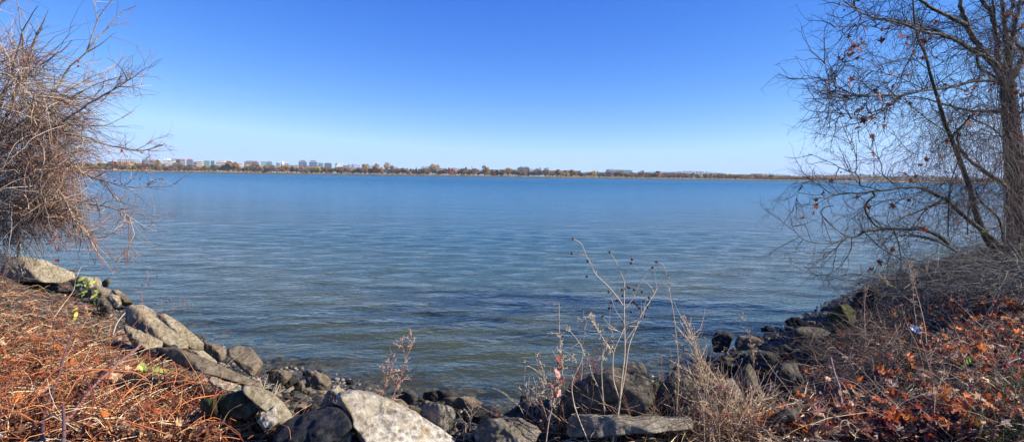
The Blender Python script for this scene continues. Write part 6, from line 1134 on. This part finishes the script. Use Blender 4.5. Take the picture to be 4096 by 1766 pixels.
weed('dark red dry weed with short zigzag twigs in front of the massive boulder', [(C6([(560, 1000), (540, 880), (520, 800), (560, 740), (600, 700), (575, 655)]), .003, .001, 4.2, 4.3), (C6([(620, 960), (640, 880), (610, 790), (630, 740)]), .0025, .001, 4.2, 4.3)], (.24, .08, .06), twigs=60, tw_len=(.03, .12), fuzz=120, fuzz_col=(.32, .09, .07))
weed('tall single whip-like stalk bending at its tip over the river', [(C6([(1040, 1140), (1035, 960), (1045, 800), (1040, 650), (1025, 500), (1010, 400), (990, 300), (980, 240), (965, 198), (930, 188)]), .005, .0012, 3.9, 4.1), (C6([(1010, 395), (990, 375), (975, 372)]), .0015, .001, 4.0, 4.0), (C6([(985, 280), (995, 265)]), .001, .001, 4.1, 4.1)], (.58, .42, .27), twigs=12, tw_len=(.02, .05), fuzz=60, heads=[(*C6([(931, 189)])[0], 4.1)])
weed('thin dark upright stalk next to the whip-like one', [(C6([(1075, 1150), (1076, 1000), (1068, 800), (1072, 640), (1082, 500)]), .003, .001, 3.9, 4.1)], (.16, .11, .09), twigs=30, tw_len=(.02, .06), fuzz=60, fuzz_col=(.2, .15, .12))
weed('bushy clump of dry golden grass and stalks at the foot of the bank', [(C7([(200, 1200), (190, 900), (170, 700), (150, 520), (120, 400), (97, 345)]), .004, .001, 3.8, 4.3), (C7([(260, 1200), (240, 900), (190, 650), (130, 460), (95, 410)]), .004, .0012, 3.8, 4.2), (C7([(300, 1200), (290, 950), (250, 760), (205, 600)]), .004, .001, 3.8, 4.1), (C7([(100, 1150), (160, 980), (200, 820), (175, 650)]), .003, .001, 3.9, 4.1), (C7([(400, 1200), (370, 980), (330, 850), (300, 700)]), .003, .001, 3.8, 4.0), (C7([(150, 1180), (60, 1050), (20, 900), (10, 780)]), .003, .001, 3.8, 4.0),
      (C7([(350, 1180), (420, 1000), (470, 900), (560, 800)]), .003, .001, 3.8, 4.1), (C7([(240, 1150), (300, 1000), (400, 900), (520, 850), (650, 810)]), .003, .001, 3.8, 4.3), (C7([(230, 1190), (250, 1000), (360, 850), (350, 740)]), .003, .001, 3.8, 4.0), (C7([(430, 1000), (520, 1000), (600, 1030), (640, 1080)]), .005, .003, 3.9, 3.7)], (.56, .40, .24), twigs=260, tw_len=(.06, .26), fuzz=700, fuzz_col=(.58, .44, .28), spread=.55, name='dry_grass_clump', cat='grass clump', leafs=[(*C7([p_])[0], 3.95) for p_ in ((300, 745), (325, 740), (240, 790), (350, 760), (290, 755))])
weed('brown feathery weed standing before the brown flat-topped rock', [(C7([(480, 870), (500, 740), (525, 640), (520, 540), (505, 450), (490, 360)]), .004, .0012, 5.0, 5.3), (C7([(470, 330), (455, 300), (435, 275)]), .001, .0008, 5.3, 5.3)], (.36, .24, .16), twigs=50, tw_len=(.02, .07), fuzz=360, fuzz_col=(.44, .31, .2), tpow=.5)
weed('small grey dead weed in the dark gap below the green-black rock', [(C7([(640, 860), (640, 760), (650, 640)]), .003, .001, 5.0, 5.1), (C7([(620, 860), (610, 760), (600, 690)]), .002, .001, 5.0, 5.1)], (.26, .20, .16), twigs=60, tw_len=(.03, .12), fuzz=160, fuzz_col=(.3, .24, .2))
weed('thin red weed with sparse side twigs leaning over the long smooth slabs', [(C3([(870, 640), (865, 560), (848, 440), (830, 310), (822, 240), (850, 190), (880, 115)]), .004, .001, 5.4, 5.6), (C3([(880, 560), (910, 480), (945, 380), (990, 340), (1050, 318), (1085, 312)]), .003, .001, 5.4, 5.7), (C3([(930, 420), (940, 340), (935, 272)]), .0015, .001, 5.5, 5.5), (C3([(990, 340), (1010, 300), (985, 288)]), .0015, .001, 5.5, 5.6), (C3([(828, 300), (800, 260), (825, 200)]), .0015, .001, 5.5, 5.5)], (.34, .16, .11), twigs=30, tw_len=(.03, .1), heads=[(*C3([h])[0], 5.5) for h in ((1085, 313), (1087, 338), (910, 155), (825, 200), (935, 273), (983, 290), (1060, 412), (900, 312), (963, 300), (862, 200))], head_r=.007)
weed('tuft of fine grey-straw twigs on the curved tan slab', [(C4([(1000, 1000), (990, 900), (1000, 800), (1020, 700)]), .003, .001, 4.6, 4.8), (C4([(995, 870), (1060, 810), (1140, 765)]), .002, .001, 4.6, 4.9), (C4([(990, 850), (960, 780), (980, 720)]), .002, .001, 4.6, 4.8)], (.50, .40, .28), twigs=90, tw_len=(.03, .13), fuzz=100)
weed('tall feathery straw seed stalk rising from the dark brush', [(C8([(600, 700), (590, 480), (560, 330), (530, 220), (505, 130), (485, 65)]), .005, .0015, 5.2, 6.4), (C8([(560, 330), (470, 270), (380, 190), (325, 150)]), .003, .001, 5.8, 6.2), (C8([(535, 420), (520, 300), (515, 200), (500, 130)]), .0025, .001, 5.6, 6.2)], (.46, .33, .21), twigs=70, tw_len=(.03, .1), fuzz=700, fuzz_col=(.52, .38, .25), tpow=.4)
weed('dry brown stalk cluster with bent tips among the dark brush', [(C8([(640, 960), (640, 800), (600, 640), (560, 500)]), .003, .001, 4.2, 5.2), (C8([(250, 600), (235, 420), (240, 200)]), .004, .001, 6.0, 7.0), (C8([(660, 960), (650, 850), (700, 700)]), .003, .001, 4.3, 4.8)], (.34, .23, .15), twigs=50, tw_len=(.05, .2))
weed('sparse straw stalks standing on the rough pebbly lump', [(C5([(1780, 1180), (1815, 1040), (1820, 925)]), .003, .001, 4.0, 4.1), (C5([(1850, 1180), (1860, 960), (1875, 810)]), .0025, .001, 4.0, 4.2), (C5([(1600, 1150), (1650, 1060), (1720, 1010)]), .002, .001, 4.0, 4.1)], (.50, .38, .25), twigs=40, tw_len=(.03, .1))
# ================================================================== HAZE
me = bpy.data.meshes.new('haze'); bm = bmesh.new(); bmesh.ops.create_cube(bm, size=1); bm.to_mesh(me); bm.free()
hz = bpy.data.objects.new('haze', me); COL.objects.link(hz); hz.scale = (14000, 9000, 240); hz.location = (0, 3500, 114)
m = bpy.data.materials.new('haze'); m.use_nodes = True; n = m.node_tree.nodes; n.remove(n['Principled BSDF']); v = n.new('ShaderNodeVolumePrincipled')
v.inputs['Color'].default_value = (.80, .86, 1.0, 1); v.inputs['Density'].default_value = 9e-5; m.node_tree.links.new(v.outputs[0], n['Material Output'].inputs['Volume']); me.materials.append(m)
tag(hz, 'thin blue winter haze over the river and the far hills', None, kind='stuff')

# two faint wisps of cloud far beyond the haze, low over the skyline
def wisp(x, y, wpx, hpx, Z, label, dens):
    p = pix(x, y, Z); me = bpy.data.meshes.new('cloud'); bm = bmesh.new(); bmesh.ops.create_icosphere(bm, subdivisions=4, radius=1)
    for v in bm.verts: v.co *= 1 + .35 * mn.noise(v.co * 1.6 + Vector((x, 0, 0)))
    bm.to_mesh(me); bm.free(); o = bpy.data.objects.new('cloud', me); COL.objects.link(o); o.location = [float(v) for v in p]; k = Z / F_PX; o.scale = (wpx / 2 * k, wpx / 2 * k, hpx / 2 * k); o.rotation_euler = (0, math.radians(-14), 0)
    m = bpy.data.materials.new('cloud'); m.use_nodes = True; n = m.node_tree.nodes; l = m.node_tree.links; n.remove(n['Principled BSDF']); v = n.new('ShaderNodeVolumePrincipled'); v.inputs['Color'].default_value = (.97, .93, .95, 1)
    v.inputs['Density'].default_value = dens; l.new(v.outputs[0], n['Material Output'].inputs['Volume']); me.materials.append(m)
    return tag(o, label, 'cloud')
wisp(690, 583, 62, 9, 13000, 'faint pinkish wisp of cloud above the shrub tip', .0011); wisp(862, 636, 34, 12, 13000, 'small pale cloud wisp just over the glass office blocks', .0018)
